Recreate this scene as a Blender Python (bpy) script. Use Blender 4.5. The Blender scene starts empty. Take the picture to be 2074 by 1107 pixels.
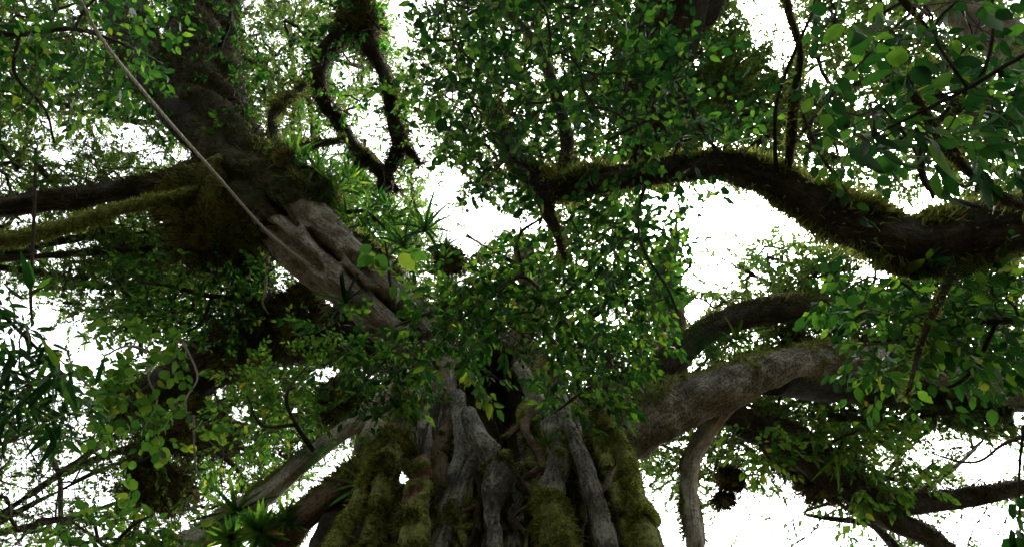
import bpy, math, random
import numpy as np
from mathutils import Vector, Matrix

# ------------------------------------------------------------------ camera, world, sun, exposure
sc = bpy.context.scene
COL = sc.collection
W0, H0 = 2074.0, 1107.0
LENS = 24.0
FPX = W0 * LENS / 36.0
PITCH = math.radians(60)
CAM = np.array((0.0, 0.0, 1.6))
FW = np.array((0, math.cos(PITCH), math.sin(PITCH)))
UP = np.array((0, -math.sin(PITCH), math.cos(PITCH)))
RT = np.array((1.0, 0, 0))

cam = bpy.data.cameras.new('camera')
cam.lens = LENS
cam.sensor_width = 36
cam.clip_end = 2000
camo = bpy.data.objects.new('camera', cam)
COL.objects.link(camo)
camo.location = CAM
camo.rotation_euler = (math.radians(90) + PITCH, 0, 0)
sc.camera = camo

SUN_EL, SUN_AZ = 60.0, 50.0
world = bpy.data.worlds.new('World')
sc.world = world
world.use_nodes = True
nt = world.node_tree
nt.nodes.clear()
sky = nt.nodes.new('ShaderNodeTexSky')
sky.sky_type = 'NISHITA'
sky.sun_disc = False
sky.sun_elevation = math.radians(SUN_EL)
sky.sun_rotation = math.radians(SUN_AZ)
sky.air_density = 1.0
sky.dust_density = 6.0
hs = nt.nodes.new('ShaderNodeHueSaturation')
hs.inputs['Saturation'].default_value = 0.12
bg = nt.nodes.new('ShaderNodeBackground')
bg.inputs['Strength'].default_value = 0.15
wo = nt.nodes.new('ShaderNodeOutputWorld')
nt.links.new(sky.outputs[0], hs.inputs['Color'])
nt.links.new(hs.outputs[0], bg.inputs['Color'])
nt.links.new(bg.outputs[0], wo.inputs['Surface'])

sl = bpy.data.lights.new('sun', 'SUN')
sl.energy = 0.8
sl.angle = math.radians(25)
sl.color = (1.0, 0.96, 0.9)
so = bpy.data.objects.new('sun', sl)
COL.objects.link(so)
az, el = math.radians(SUN_AZ), math.radians(SUN_EL)
sdir = Vector((math.sin(az) * math.cos(el), math.cos(az) * math.cos(el), math.sin(el)))
so.rotation_euler = sdir.to_track_quat('Z', 'Y').to_euler()
so.location = (0, 0, 60)

sc.view_settings.view_transform = 'Standard'
sc.view_settings.look = 'None'
sc.view_settings.exposure = 2.85
sc.view_settings.gamma = 1.0
sc.view_settings.use_curve_mapping = False
sc.render.engine = 'CYCLES'
cy = sc.cycles
cy.max_bounces = 7
cy.diffuse_bounces = 4
cy.glossy_bounces = 2
cy.transmission_bounces = 5
cy.transparent_max_bounces = 4
cy.caustics_reflective = False
cy.caustics_refractive = False
cy.sample_clamp_indirect = 6
cy.use_denoising = True

# ------------------------------------------------------------------ small maths helpers
rng = np.random.default_rng(7)


def px(x, y, d):
    return CAM + d * (FW + (x - 1037.0) / FPX * RT + (553.5 - y) / FPX * UP)


def to_px(P):
    q = np.asarray(P) - CAM
    f = q @ FW
    f = np.where(np.abs(f) < 1e-4, 1e-4, f)
    return 1037.0 + FPX * (q @ RT) / f, 553.5 - FPX * (q @ UP) / f, f


def nrm(v):
    v = np.asarray(v, float)
    return v / np.maximum(np.linalg.norm(v, axis=-1, keepdims=True), 1e-9)


def _hash(ix, iy, iz, s):
    with np.errstate(over='ignore'):
        n = (ix.astype(np.uint32) * np.uint32(374761393) + iy.astype(np.uint32) * np.uint32(668265263)
             + iz.astype(np.uint32) * np.uint32(2246822519) + np.uint32((s * 3266489917) & 0xffffffff))
        n = (n ^ (n >> np.uint32(13))) * np.uint32(1274126177)
        n = n ^ (n >> np.uint32(16))
    return n.astype(np.float64) / 4294967295.0


def vnoise(p, s=0):
    p = np.asarray(p, float)
    i = np.floor(p).astype(np.int64)
    f = p - i
    f = f * f * (3 - 2 * f)
    x, y, z = i[..., 0], i[..., 1], i[..., 2]
    fx, fy, fz = f[..., 0], f[..., 1], f[..., 2]
    r = 0
    for a in (0, 1):
        for b in (0, 1):
            for c in (0, 1):
                w = (fx if a else 1 - fx) * (fy if b else 1 - fy) * (fz if c else 1 - fz)
                r = r + w * _hash(x + a, y + b, z + c, s)
    return r


def fbm(p, s=0, o=3):
    r, a, t = 0, 1.0, 0
    p = np.asarray(p, float)
    for k in range(o):
        r = r + a * vnoise(p, s + k)
        t += a
        a *= .5
        p = p * 2.03
    return r / t


def sstep(a, b, x):
    t = np.clip((x - a) / (b - a), 0, 1)
    return t * t * (3 - 2 * t)


# ------------------------------------------------------------------ materials
MATS = {}


def newmat(name):
    m = bpy.data.materials.new(name)
    m.use_nodes = True
    m.node_tree.nodes.clear()
    MATS[name] = m
    return m, m.node_tree.nodes, m.node_tree.links


def ramp(n, l, fac, stops):
    r = n.new('ShaderNodeValToRGB')
    e = r.color_ramp.elements
    while len(e) > 1:
        e.remove(e[-1])
    e[0].position, e[0].color = stops[0][0], (*stops[0][1], 1)
    for p, c in stops[1:]:
        x = e.new(p)
        x.color = (*c, 1)
    l.new(fac, r.inputs['Fac'])
    return r.outputs['Color']


def noise(n, l, vec, scale, detail=4, rough=.6):
    t = n.new('ShaderNodeTexNoise')
    t.inputs['Scale'].default_value = scale
    t.inputs['Detail'].default_value = detail
    t.inputs['Roughness'].default_value = rough
    l.new(vec, t.inputs['Vector'])
    return t.outputs['Fac']


def mixc(n, l, fac, a, b, mode='MIX'):
    m = n.new('ShaderNodeMix')
    m.data_type = 'RGBA'
    m.blend_type = mode
    if isinstance(fac, (int, float)):
        m.inputs[0].default_value = fac
    else:
        l.new(fac, m.inputs[0])
    for k, c in ((6, a), (7, b)):
        if isinstance(c, tuple):
            m.inputs[k].default_value = (*c, 1)
        else:
            l.new(c, m.inputs[k])
    return m.outputs[2]


def bark_mat(name, dark, mid, light, mossd=(.018, .024, .007), mossl=(.24, .255, .06), bump=.6, ring=0.0):
    m, n, l = newmat(name)
    out = n.new('ShaderNodeOutputMaterial')
    p = n.new('ShaderNodeBsdfPrincipled')
    p.inputs['Roughness'].default_value = .85
    p.inputs['Specular IOR Level'].default_value = .2
    geo = n.new('ShaderNodeNewGeometry')
    uv = n.new('ShaderNodeUVMap')
    mp = n.new('ShaderNodeMapping')
    mp.inputs['Scale'].default_value = (1.6, 7.0, 1.0)      # u along the limb, v around it: fibres run along
    l.new(uv.outputs[0], mp.inputs['Vector'])
    a = noise(n, l, geo.outputs['Position'], 2.2, 5)
    fib = noise(n, l, mp.outputs[0], 3.0, 6, .7)
    fine = noise(n, l, geo.outputs['Position'], 26, 4, .7)
    ad = n.new('ShaderNodeMath')
    ad.operation = 'MULTIPLY_ADD'
    l.new(a, ad.inputs[0])
    ad.inputs[1].default_value = .55
    mu = n.new('ShaderNodeMath')
    mu.operation = 'MULTIPLY_ADD'
    l.new(fib, mu.inputs[0])
    mu.inputs[1].default_value = .35
    fm = n.new('ShaderNodeMath')
    fm.operation = 'MULTIPLY'
    l.new(fine, fm.inputs[0])
    fm.inputs[1].default_value = .2
    l.new(fm.outputs[0], mu.inputs[2])
    l.new(mu.outputs[0], ad.inputs[2])
    col = ramp(n, l, ad.outputs[0], [(.40, dark), (.53, mid), (.64, light)])
    # dark streaks along the fibres, pale lichen spots, crevice shade painted into small pits
    mp2 = n.new('ShaderNodeMapping')
    mp2.inputs['Scale'].default_value = (1.1, 11.0, 1.0)
    l.new(uv.outputs[0], mp2.inputs['Vector'])
    st = noise(n, l, mp2.outputs[0], 2.2, 7, .75)
    col = mixc(n, l, ramp(n, l, st, [(.36, (1, 1, 1)), (.50, (0, 0, 0))]), col, mixc(n, l, 1.0, col, (.30, .28, .26), 'MULTIPLY'))
    sp = noise(n, l, geo.outputs['Position'], 9, 6, .8)
    col = mixc(n, l, ramp(n, l, sp, [(.56, (0, 0, 0)), (.66, (.55, .55, .55))]), col, light)
    col = mixc(n, l, ramp(n, l, fine, [(.30, (.85, .85, .85)), (.48, (0, 0, 0))]), col, dark)
    at = n.new('ShaderNodeAttribute')
    at.attribute_name = 'moss'
    mossn = noise(n, l, geo.outputs['Position'], 14, 5, .75)
    mc = ramp(n, l, mossn, [(.32, mossd), (.66, mossl)])
    mm = n.new('ShaderNodeMath')
    mm.operation = 'MULTIPLY_ADD'
    l.new(fine, mm.inputs[0])
    mm.inputs[1].default_value = .7
    l.new(at.outputs['Fac'], mm.inputs[2])
    mr = n.new('ShaderNodeMapRange')
    mr.inputs['From Min'].default_value = .62
    mr.inputs['From Max'].default_value = .95
    l.new(mm.outputs[0], mr.inputs['Value'])
    c2 = mixc(n, l, mr.outputs[0], col, mc)
    l.new(c2, p.inputs['Base Color'])
    hgt = n.new('ShaderNodeMath')
    hgt.operation = 'ADD'
    l.new(fib, hgt.inputs[0])
    l.new(fine, hgt.inputs[1])
    h = hgt.outputs[0]
    if ring:
        wv = n.new('ShaderNodeTexWave')
        wv.wave_type = 'BANDS'
        wv.bands_direction = 'X'
        wv.inputs['Scale'].default_value = 3.2
        wv.inputs['Distortion'].default_value = 14
        wv.inputs['Detail'].default_value = 3
        wv.inputs['Detail Scale'].default_value = 2.2
        l.new(uv.outputs[0], wv.inputs['Vector'])
        w2 = n.new('ShaderNodeMath')
        w2.operation = 'MULTIPLY_ADD'
        l.new(wv.outputs['Fac'], w2.inputs[0])
        w2.inputs[1].default_value = ring
        l.new(h, w2.inputs[2])
        h = w2.outputs[0]
    b = n.new('ShaderNodeBump')
    b.inputs['Strength'].default_value = bump
    b.inputs['Distance'].default_value = .06
    l.new(h, b.inputs['Height'])
    l.new(b.outputs[0], p.inputs['Normal'])
    l.new(p.outputs[0], out.inputs['Surface'])
    return m


def leaf_mat(name, stops, trans, tfac=.5, rough=.5, spec=.22, refl=(.55, .55, .5)):
    """stops: colour by tint; trans: translucency colour multiplier over the same tint"""
    m, n, l = newmat(name)
    out = n.new('ShaderNodeOutputMaterial')
    oi = n.new('ShaderNodeObjectInfo')
    at = n.new('ShaderNodeAttribute')
    at.attribute_name = 'tint'
    ad = n.new('ShaderNodeMath')
    ad.operation = 'ADD'
    l.new(oi.outputs['Random'], ad.inputs[0])
    l.new(at.outputs['Fac'], ad.inputs[1])
    fr = n.new('ShaderNodeMath')
    fr.operation = 'FRACT'
    l.new(ad.outputs[0], fr.inputs[0])
    col = ramp(n, l, fr.outputs[0], stops)
    geo = n.new('ShaderNodeNewGeometry')
    nz = noise(n, l, geo.outputs['Position'], 18, 3)
    colv = mixc(n, l, nz, col, mixc(n, l, 1.0, col, (.55, .55, .55), 'MULTIPLY'))
    p = n.new('ShaderNodeBsdfPrincipled')
    p.inputs['Roughness'].default_value = rough
    p.inputs['Specular IOR Level'].default_value = spec
    l.new(mixc(n, l, 1.0, colv, refl, 'MULTIPLY'), p.inputs['Base Color'])
    t = n.new('ShaderNodeBsdfTranslucent')
    l.new(mixc(n, l, 1.0, colv, trans, 'MULTIPLY'), t.inputs['Color'])
    # clear veins let more light through
    mx = n.new('ShaderNodeMixShader')
    mx.inputs[0].default_value = tfac
    l.new(p.outputs[0], mx.inputs[1])
    l.new(t.outputs[0], mx.inputs[2])
    l.new(mx.outputs[0], out.inputs['Surface'])
    return m


def plain_mat(name, a, b, scale=10, rough=.9, bump=.3):
    m, n, l = newmat(name)
    out = n.new('ShaderNodeOutputMaterial')
    p = n.new('ShaderNodeBsdfPrincipled')
    p.inputs['Roughness'].default_value = rough
    p.inputs['Specular IOR Level'].default_value = .2
    geo = n.new('ShaderNodeNewGeometry')
    f = noise(n, l, geo.outputs['Position'], scale, 6, .7)
    l.new(ramp(n, l, f, [(.35, a), (.65, b)]), p.inputs['Base Color'])
    bp = n.new('ShaderNodeBump')
    bp.inputs['Strength'].default_value = bump
    bp.inputs['Distance'].default_value = .03
    l.new(f, bp.inputs['Height'])
    l.new(bp.outputs[0], p.inputs['Normal'])
    l.new(p.outputs[0], out.inputs['Surface'])
    return m


bark_mat('bark_grey', (.026, .024, .021), (.115, .108, .096), (.37, .36, .325), bump=.8)
bark_mat('bark_pale', (.13, .10, .08), (.40, .36, .32), (.68, .65, .60), bump=.8)
bark_mat('bark_ring', (.06, .05, .042), (.18, .165, .14), (.44, .42, .37), ring=.5, bump=.8)
bark_mat('bark_limb', (.09, .07, .055), (.30, .26, .23), (.64, .61, .57), (.012, .011, .006), (.06, .055, .02), bump=.8)
bark_mat('bark_dark', (.012, .009, .007), (.032, .025, .019), (.08, .068, .052), (.012, .011, .005), (.05, .046, .016))  # near-black: shade of trunk gaps and limb undersides put into the bark colour
bark_mat('bark_brown', (.045, .03, .02), (.11, .075, .05), (.20, .15, .11))
bark_mat('bark_red', (.05, .022, .016), (.14, .062, .046), (.24, .13, .10))
G1, G2, G3, GY = (.016, .050, .018), (.030, .085, .022), (.055, .12, .025), (.30, .24, .03)
leaf_mat('leaf_deep', [(0, (.005, .018, .007)), (.45, (.011, .036, .011)), (.75, (.034, .080, .017)), (1, (.10, .15, .022))], (1.9, 2.75, 1.25), .55)  # dark low stops put the shade of silhouetted leaves into colour
leaf_mat('leaf_mid', [(0, (.006, .022, .008)), (.4, (.015, .046, .013)), (.75, (.050, .100, .020)), (.95, (.12, .17, .025)), (.985, (.12, .17, .025)), (1, GY)], (2.0, 2.75, 1.15), .55)  # near-black low stops stand in for leaves seen in silhouette
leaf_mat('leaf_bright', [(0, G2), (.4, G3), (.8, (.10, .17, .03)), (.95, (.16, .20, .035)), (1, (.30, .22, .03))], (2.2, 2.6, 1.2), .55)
leaf_mat('leaf_far', [(0, (.030, .060, .020)), (.5, (.055, .10, .028)), (.9, (.09, .13, .035)), (1, (.13, .12, .04))], (2.2, 2.3, 1.3), .5, rough=.6, spec=.2)
leaf_mat('leaf_yellow', [(0, (.25, .20, .02)), (1, (.35, .26, .03))], (2.0, 2.0, 1.0), .5)
leaf_mat('moss_strand', [(0, (.08, .105, .02)), (.5, (.18, .205, .045)), (1, (.34, .34, .10))], (1.8, 1.8, 1.4), .45, rough=.9, spec=.05, refl=(1, 1, 1))
leaf_mat('moss_backlit', [(0, (.08, .10, .02)), (.5, (.18, .20, .045)), (1, (.40, .40, .14))], (1.8, 1.8, 1.4), .55, rough=.9, spec=.05, refl=(1, 1, 1))  # moss_strand lightened, putting backlight on the shaded arch fringe into its colour
leaf_mat('moss_dark', [(0, (.05, .058, .016)), (.6, (.13, .14, .035)), (1, (.26, .255, .075))], (1.6, 1.6, 1.2), .4, rough=.9, spec=.05, refl=(1, 1, 1))
leaf_mat('moss_brown', [(0, (.022, .017, .010)), (.6, (.065, .052, .028)), (1, (.16, .13, .07))], (1.5, 1.4, 1.2), .4, rough=.9, spec=.05, refl=(1, 1, 1))
plain_mat('twig', (.022, .017, .012), (.07, .055, .04), 30)
plain_mat('twig_pale', (.20, .17, .14), (.36, .32, .27), 30)
plain_mat('rope_fibre', (.30, .28, .23), (.48, .45, .38), 60)
plain_mat('leaf_litter', (.025, .018, .010), (.09, .065, .035), 3, bump=.8)


# ------------------------------------------------------------------ object helpers
def empty(name, loc, label, cat, group=None):
    o = bpy.data.objects.new(name, None)
    o.empty_display_size = .2
    COL.objects.link(o)
    o.location = [float(v) for v in loc]
    o['label'] = label
    o['category'] = cat
    if group:
        o['group'] = group
    return o


def base_of(o):
    while o.parent:
        o = o.parent
    return np.array(o.location) if o.type == 'EMPTY' else np.zeros(3)


def link(name, me, parent=None, kind=None, label=None):
    o = bpy.data.objects.new(name, me)
    COL.objects.link(o)
    if parent is not None:
        o.parent = parent
        if parent.type == 'EMPTY':
            o.location = [-v for v in parent.location]
    if kind:
        o['kind'] = kind
    if label:
        o['label'] = label
    return o


def np_mesh(name, V, faces, mat, smooth=True, tint=None, moss=None, uv=None):
    """V (n,3); faces: list of (m,k) int arrays"""
    me = bpy.data.meshes.new(name)
    V = np.ascontiguousarray(V, dtype=np.float32)
    faces = [np.asarray(f, dtype=np.int32) for f in faces if len(f)]
    nl = sum(f.size for f in faces)
    nf = sum(len(f) for f in faces)
    me.vertices.add(len(V))
    me.vertices.foreach_set('co', V.ravel())
    me.loops.add(nl)
    me.polygons.add(nf)
    loops = np.concatenate([f.ravel() for f in faces])
    sizes = np.concatenate([np.full(len(f), f.shape[1], np.int32) for f in faces])
    starts = np.concatenate([[0], np.cumsum(sizes)[:-1]]).astype(np.int32)
    me.loops.foreach_set('vertex_index', loops)
    me.polygons.foreach_set('loop_start', starts)
    if smooth:
        me.polygons.foreach_set('use_smooth', np.ones(nf, bool))
    for nm, arr in (('tint', tint), ('moss', moss)):
        if arr is not None:
            a = me.attributes.new(nm, 'FLOAT', 'POINT')
            a.data.foreach_set('value', np.asarray(arr, np.float32))
    if uv is not None:
        u = me.uv_layers.new(name='UVMap')
        u.data.foreach_set('uv', np.asarray(uv, np.float32)[loops].ravel())
    me.materials.append(MATS[mat])
    me.update(calc_edges=True)
    return me


def resample(P, R, step):
    P, R = np.asarray(P, float), np.asarray(R, float)
    n = len(P)
    if n == 2:
        P = np.vstack([P[0], P.mean(0), P[1]])
        R = np.array([R[0], R.mean(), R[1]])
        n = 3
    Pe = np.vstack([2 * P[0] - P[1], P, 2 * P[-1] - P[-2]])
    out, rad = [], []
    for i in range(n - 1):
        p0, p1, p2, p3 = Pe[i], Pe[i + 1], Pe[i + 2], Pe[i + 3]
        k = max(2, int(np.linalg.norm(p2 - p1) / step))
        t = np.linspace(0, 1, k, endpoint=False)[:, None]
        out.append(.5 * (2 * p1 + (p2 - p0) * t + (2 * p0 - 5 * p1 + 4 * p2 - p3) * t ** 2 + (3 * p1 - p0 - 3 * p2 + p3) * t ** 3))
        s = t[:, 0] * t[:, 0] * (3 - 2 * t[:, 0])
        rad.append(R[i] * (1 - s) + R[i + 1] * s)
    out.append(P[-1:])
    rad.append(R[-1:])
    return np.vstack(out), np.concatenate(rad)


def frames(P):
    T = nrm(np.gradient(P, axis=0))
    a = np.array((0, 0, 1.0)) if abs(T[0][2]) < .9 else np.array((1.0, 0, 0))
    N = np.zeros_like(T)
    N[0] = nrm(np.cross(T[0], a))
    for i in range(1, len(T)):
        v = N[i - 1] - T[i] * np.dot(N[i - 1], T[i])
        N[i] = v / max(np.linalg.norm(v), 1e-9)
    return T, N, np.cross(T, N)


SEED = [100]


def tube(name, pts, parent, mat, segs=24, step=.08, lump=.12, lf=1.6, flute=0, fk=5, moss=0.0, mup=.5, mthick=.05, mf=1.8,
         dents=(), ring=0.0, rfreq=9.0, label=None, kind=None, world=False, rough=.05, twist=.3):
    """pts: (x, y, depth, width_px) in photograph pixels, or world (P, r) when world=True. Returns (object, surface record)."""
    SEED[0] += 3
    s = SEED[0]
    if world:
        P = [p[0] for p in pts]
        R = [p[1] for p in pts]
    else:
        P = [px(x, y, d) for x, y, d, w in pts]
        R = [w * .5 * d / FPX for x, y, d, w in pts]
    P, R = resample(P, R, step)
    T, N, B = frames(P)
    L = np.concatenate([[0], np.cumsum(np.linalg.norm(np.diff(P, axis=0), axis=1))])
    P = P + (N * (fbm(P * .9, s, 2) - .5)[:, None] + B * (fbm(P * .9 + 31, s, 2) - .5)[:, None]) * (R * lump * 1.5)[:, None]
    th = np.linspace(0, 2 * math.pi, segs, endpoint=False)
    rad = (N[:, None, :] * np.cos(th)[None, :, None] + B[:, None, :] * np.sin(th)[None, :, None])
    S0 = P[:, None, :] + rad * R[:, None, None]
    q = fbm(S0 * lf / max(.15, R.mean() * 1.2) * .35, s, 3) - .5
    rr = R[:, None] * (1 + lump * 2 * q)
    if flute:
        ph = twist * L[:, None] + 2.5 * (fbm(P * .6, s + 9, 2) - .5)[:, None]
        fl = np.abs(np.sin(fk * .5 * (th[None, :] + ph)))
        rr = rr * (1 - flute + flute * 1.4 * fl)
    rr = rr + rough * R[:, None] * (fbm(S0 * 9, s + 4, 3) - .5) * 2
    mv = np.zeros_like(rr)
    rg = 0
    if ring:
        wob = 1.6 * fbm(S0 * 2.5, s + 11, 2)
        rg = fbm(np.stack([L[:, None] * rfreq + wob * 2, np.cos(th)[None, :] * .9 + 0 * rr, np.sin(th)[None, :] * .9 + wob], -1), s + 12, 2) - .5
        rg = np.clip(rg * 2.2, -.6, .6)
        rr = rr + ring * rg
    if callable(moss) or moss > 0:
        if callable(moss):
            moss = moss(P, L / L[-1])[:, None]
        mv = np.clip(fbm(S0 * mf, s + 5, 3) - .5 + .25 * rg + (moss - .5) + mup * .45 * rad[..., 2], -1, 1)
        mv = sstep(-.12, .12, mv)
        rr = rr + mv * mthick * (.35 + 1.3 * fbm(S0 * 7, s + 6, 2))
    if len(dents):
        X, Y, _ = to_px(S0)
        face = (rad * nrm(CAM - S0)).sum(-1)
        for dx, dy, ra_, rb_, an, dep in dents:
            c_, s_ = math.cos(math.radians(an)), math.sin(math.radians(an))
            jj = 14 * (vnoise(S0 * 5, s + 8) - .5)
            u_ = ((X - dx + jj) * c_ + (Y - dy) * s_) / ra_
            v_ = (-(X - dx) * s_ + (Y - dy + jj) * c_) / rb_
            rr = rr - dep * (1 - sstep(.55, 1.15, u_ * u_ + v_ * v_)) * (face > .05)
    S = P[:, None, :] + rad * rr[..., None]
    m = len(P)
    V = S.reshape(-1, 3)
    i = np.arange(m - 1)[:, None] * segs
    j = np.arange(segs)[None, :]
    j2 = (j + 1) % segs
    Q = np.stack([i + j, i + j2, i + segs + j2, i + segs + j], -1).reshape(-1, 4)
    V = np.vstack([V, P[0], P[-1]])
    c0 = np.stack([np.full(segs, m * segs), j2[0], j[0]], -1)
    c1 = np.stack([np.full(segs, m * segs + 1), (m - 1) * segs + j[0], (m - 1) * segs + j2[0]], -1)
    tri = np.abs(th / math.pi - 1)          # mirrored so the seam does not show
    uvv = np.stack([np.repeat(L, segs), (tri[None, :] * R[:, None] * math.pi).ravel()], -1)
    uvv = np.vstack([uvv, [0, 0], [L[-1], 0]])
    me = np_mesh(name, V, [Q, c0, c1], mat, moss=np.concatenate([mv.ravel(), [0, 0]]), uv=uvv)
    o = link(name, me, parent, kind, label)
    return o, dict(S=S, N=rad, M=mv, P=P, R=R, T=T)


def pick(surf, n, f):
    """random surface points; f(N, M, S) -> weight"""
    S, N, M = surf['S'], surf['N'], surf['M']
    w = np.clip(f(N, M, S), 0, None).ravel() + 1e-9
    idx = rng.choice(len(w), size=n, p=w / w.sum())
    a, b = np.divmod(idx, S.shape[1])
    a2 = np.clip(a + 1, 0, S.shape[0] - 1)
    b2 = (b + 1) % S.shape[1]
    u, v = rng.random((n, 1)), rng.random((n, 1))
    p = S[a, b] * (1 - u) * (1 - v) + S[a2, b] * u * (1 - v) + S[a, b2] * (1 - u) * v + S[a2, b2] * u * v
    return p, N[a, b]


def strands(name, parent, surfs, n, length, width, mat, f=None, grav=.5, out=.8, jit=.7, kind='stuff'):
    f = f or (lambda N, M, S: M)
    if not isinstance(surfs, list):
        surfs = [surfs]
    ps, ns = zip(*[pick(s, max(4, n // len(surfs)), f) for s in surfs])
    p, nn = np.vstack(ps), np.vstack(ns)
    k = len(p)
    D = nrm(nn * out + rng.normal(0, jit, (k, 3)) * .6 + np.array((0, 0, -grav)))
    ln = length * rng.uniform(.35, 1.25, k)[:, None] * (0.4 + 1.2 * vnoise(p * 3.1, 77))[:, None]
    sd = nrm(np.cross(D, rng.normal(0, 1, (k, 3))))
    wd = width * rng.uniform(.6, 1.3, k)[:, None]
    b0 = p - nn * .01
    mid = b0 + D * ln * .55
    tip = mid + nrm(D + np.array((0, 0, -grav * .8)) + rng.normal(0, .3, (k, 3))) * ln * .5
    V = np.stack([b0 - sd * wd, b0 + sd * wd, mid - sd * wd * .8, mid + sd * wd * .8, tip], 1).reshape(-1, 3)
    o = np.arange(k)[:, None] * 5
    Q = o + np.array([[0, 1, 3, 2]])
    Tt = o + np.array([[2, 3, 4]])
    me = np_mesh(name, V, [Q, Tt], mat, tint=np.repeat(rng.random(k), 5))
    return link(name, me, parent, kind)


# ------------------------------------------------------------------ leaves
def leaf_grid(w, stations, prof, fold, droop, wav=0.0, holes=False):
    """unit leaf along +X with midrib; returns V, quads/tris"""
    V, F = [], []
    t = np.linspace(0, 1, stations)
    for i, x in enumerate(t):
        ww = w * .5 * prof(x)
        z = -droop * x * x
        k = math.sin(i * 2.3) * wav
        V += [(x, -ww, z + fold * ww + k * ww), (x, 0, z), (x, ww, z + fold * ww - k * ww)]
    Q = []
    for i in range(stations - 1):
        a = i * 3
        Q += [(a, a + 3, a + 4, a + 1), (a + 1, a + 4, a + 5, a + 2)]
    return np.array(V), np.array(Q)


def p_ovate(x):
    return max(.02, (math.sin(math.pi * min(1, x ** .8)) ** .75) * (1 if x < .75 else 1 - (x - .75) * 1.2))


def p_round(x):
    return max(.02, math.sqrt(max(0, 1 - (2 * x - 1) ** 2)))


def p_lance(x):
    return max(.02, math.sin(math.pi * x ** .6) ** .8)


def p_strap(x):
    return max(.03, min(1, 5 * x + .4) * (1 - x ** 5))


LEAF = {
    'ovate': [leaf_grid(w, 8, p_ovate, f, d, wv) for w, f, d, wv in ((.52, .25, .12, .10), (.44, .55, .4, .14), (.58, .12, .05, .14), (.38, .7, .35, .2), (.48, -.2, .25, .18))],
    'broad': [leaf_grid(w, 8, p_ovate, f, d, wv) for w, f, d, wv in ((.60, .18, .18, .10), (.50, .5, .45, .16), (.68, .1, .1, .12), (.42, .7, .3, .2), (.56, -.2, .3, .18))],
    'round': [leaf_grid(w, 7, p_round, f, d, wv) for w, f, d, wv in ((.95, .15, .08, .05), (.85, .25, .15, .06))],
    'lance': [leaf_grid(w, 7, p_lance, f, d, 0) for w, f, d in ((.15, .3, .15), (.19, .25, .3))],
    'strap': [leaf_grid(w, 8, p_strap, f, d, 0) for w, f, d in ((.10, .5, .35), (.085, .5, .7))],
}
LOW = {}
for k_, w_ in (('ovate', .5), ('broad', .6), ('round', .85), ('lance', .16), ('strap', .09)):
    LOW[k_] = (np.array([(0, 0, 0), (.33, -.5 * w_, .06), (.33, .5 * w_, .06), (.72, -.36 * w_, -.02), (.72, .36 * w_, -.02), (1, 0, -.12)]),
               np.array([(0, 1, 2), (3, 5, 4)]), np.array([(1, 3, 4, 2)]))
LOW['dia'] = (np.array([(0, 0, 0), (.42, -.25, .05), (1, 0, -.1), (.42, .25, .05)]), np.zeros((0, 3), int), np.array([(0, 1, 2, 3)]))
LEAF_MESH = {}


def leaf_mesh(shape, var, mat):
    key = (shape, var, mat)
    if key not in LEAF_MESH:
        V, Q = LEAF[shape][var]
        LEAF_MESH[key] = np_mesh('leaf_' + shape, V, [Q], mat)
    return LEAF_MESH[key]


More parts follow.
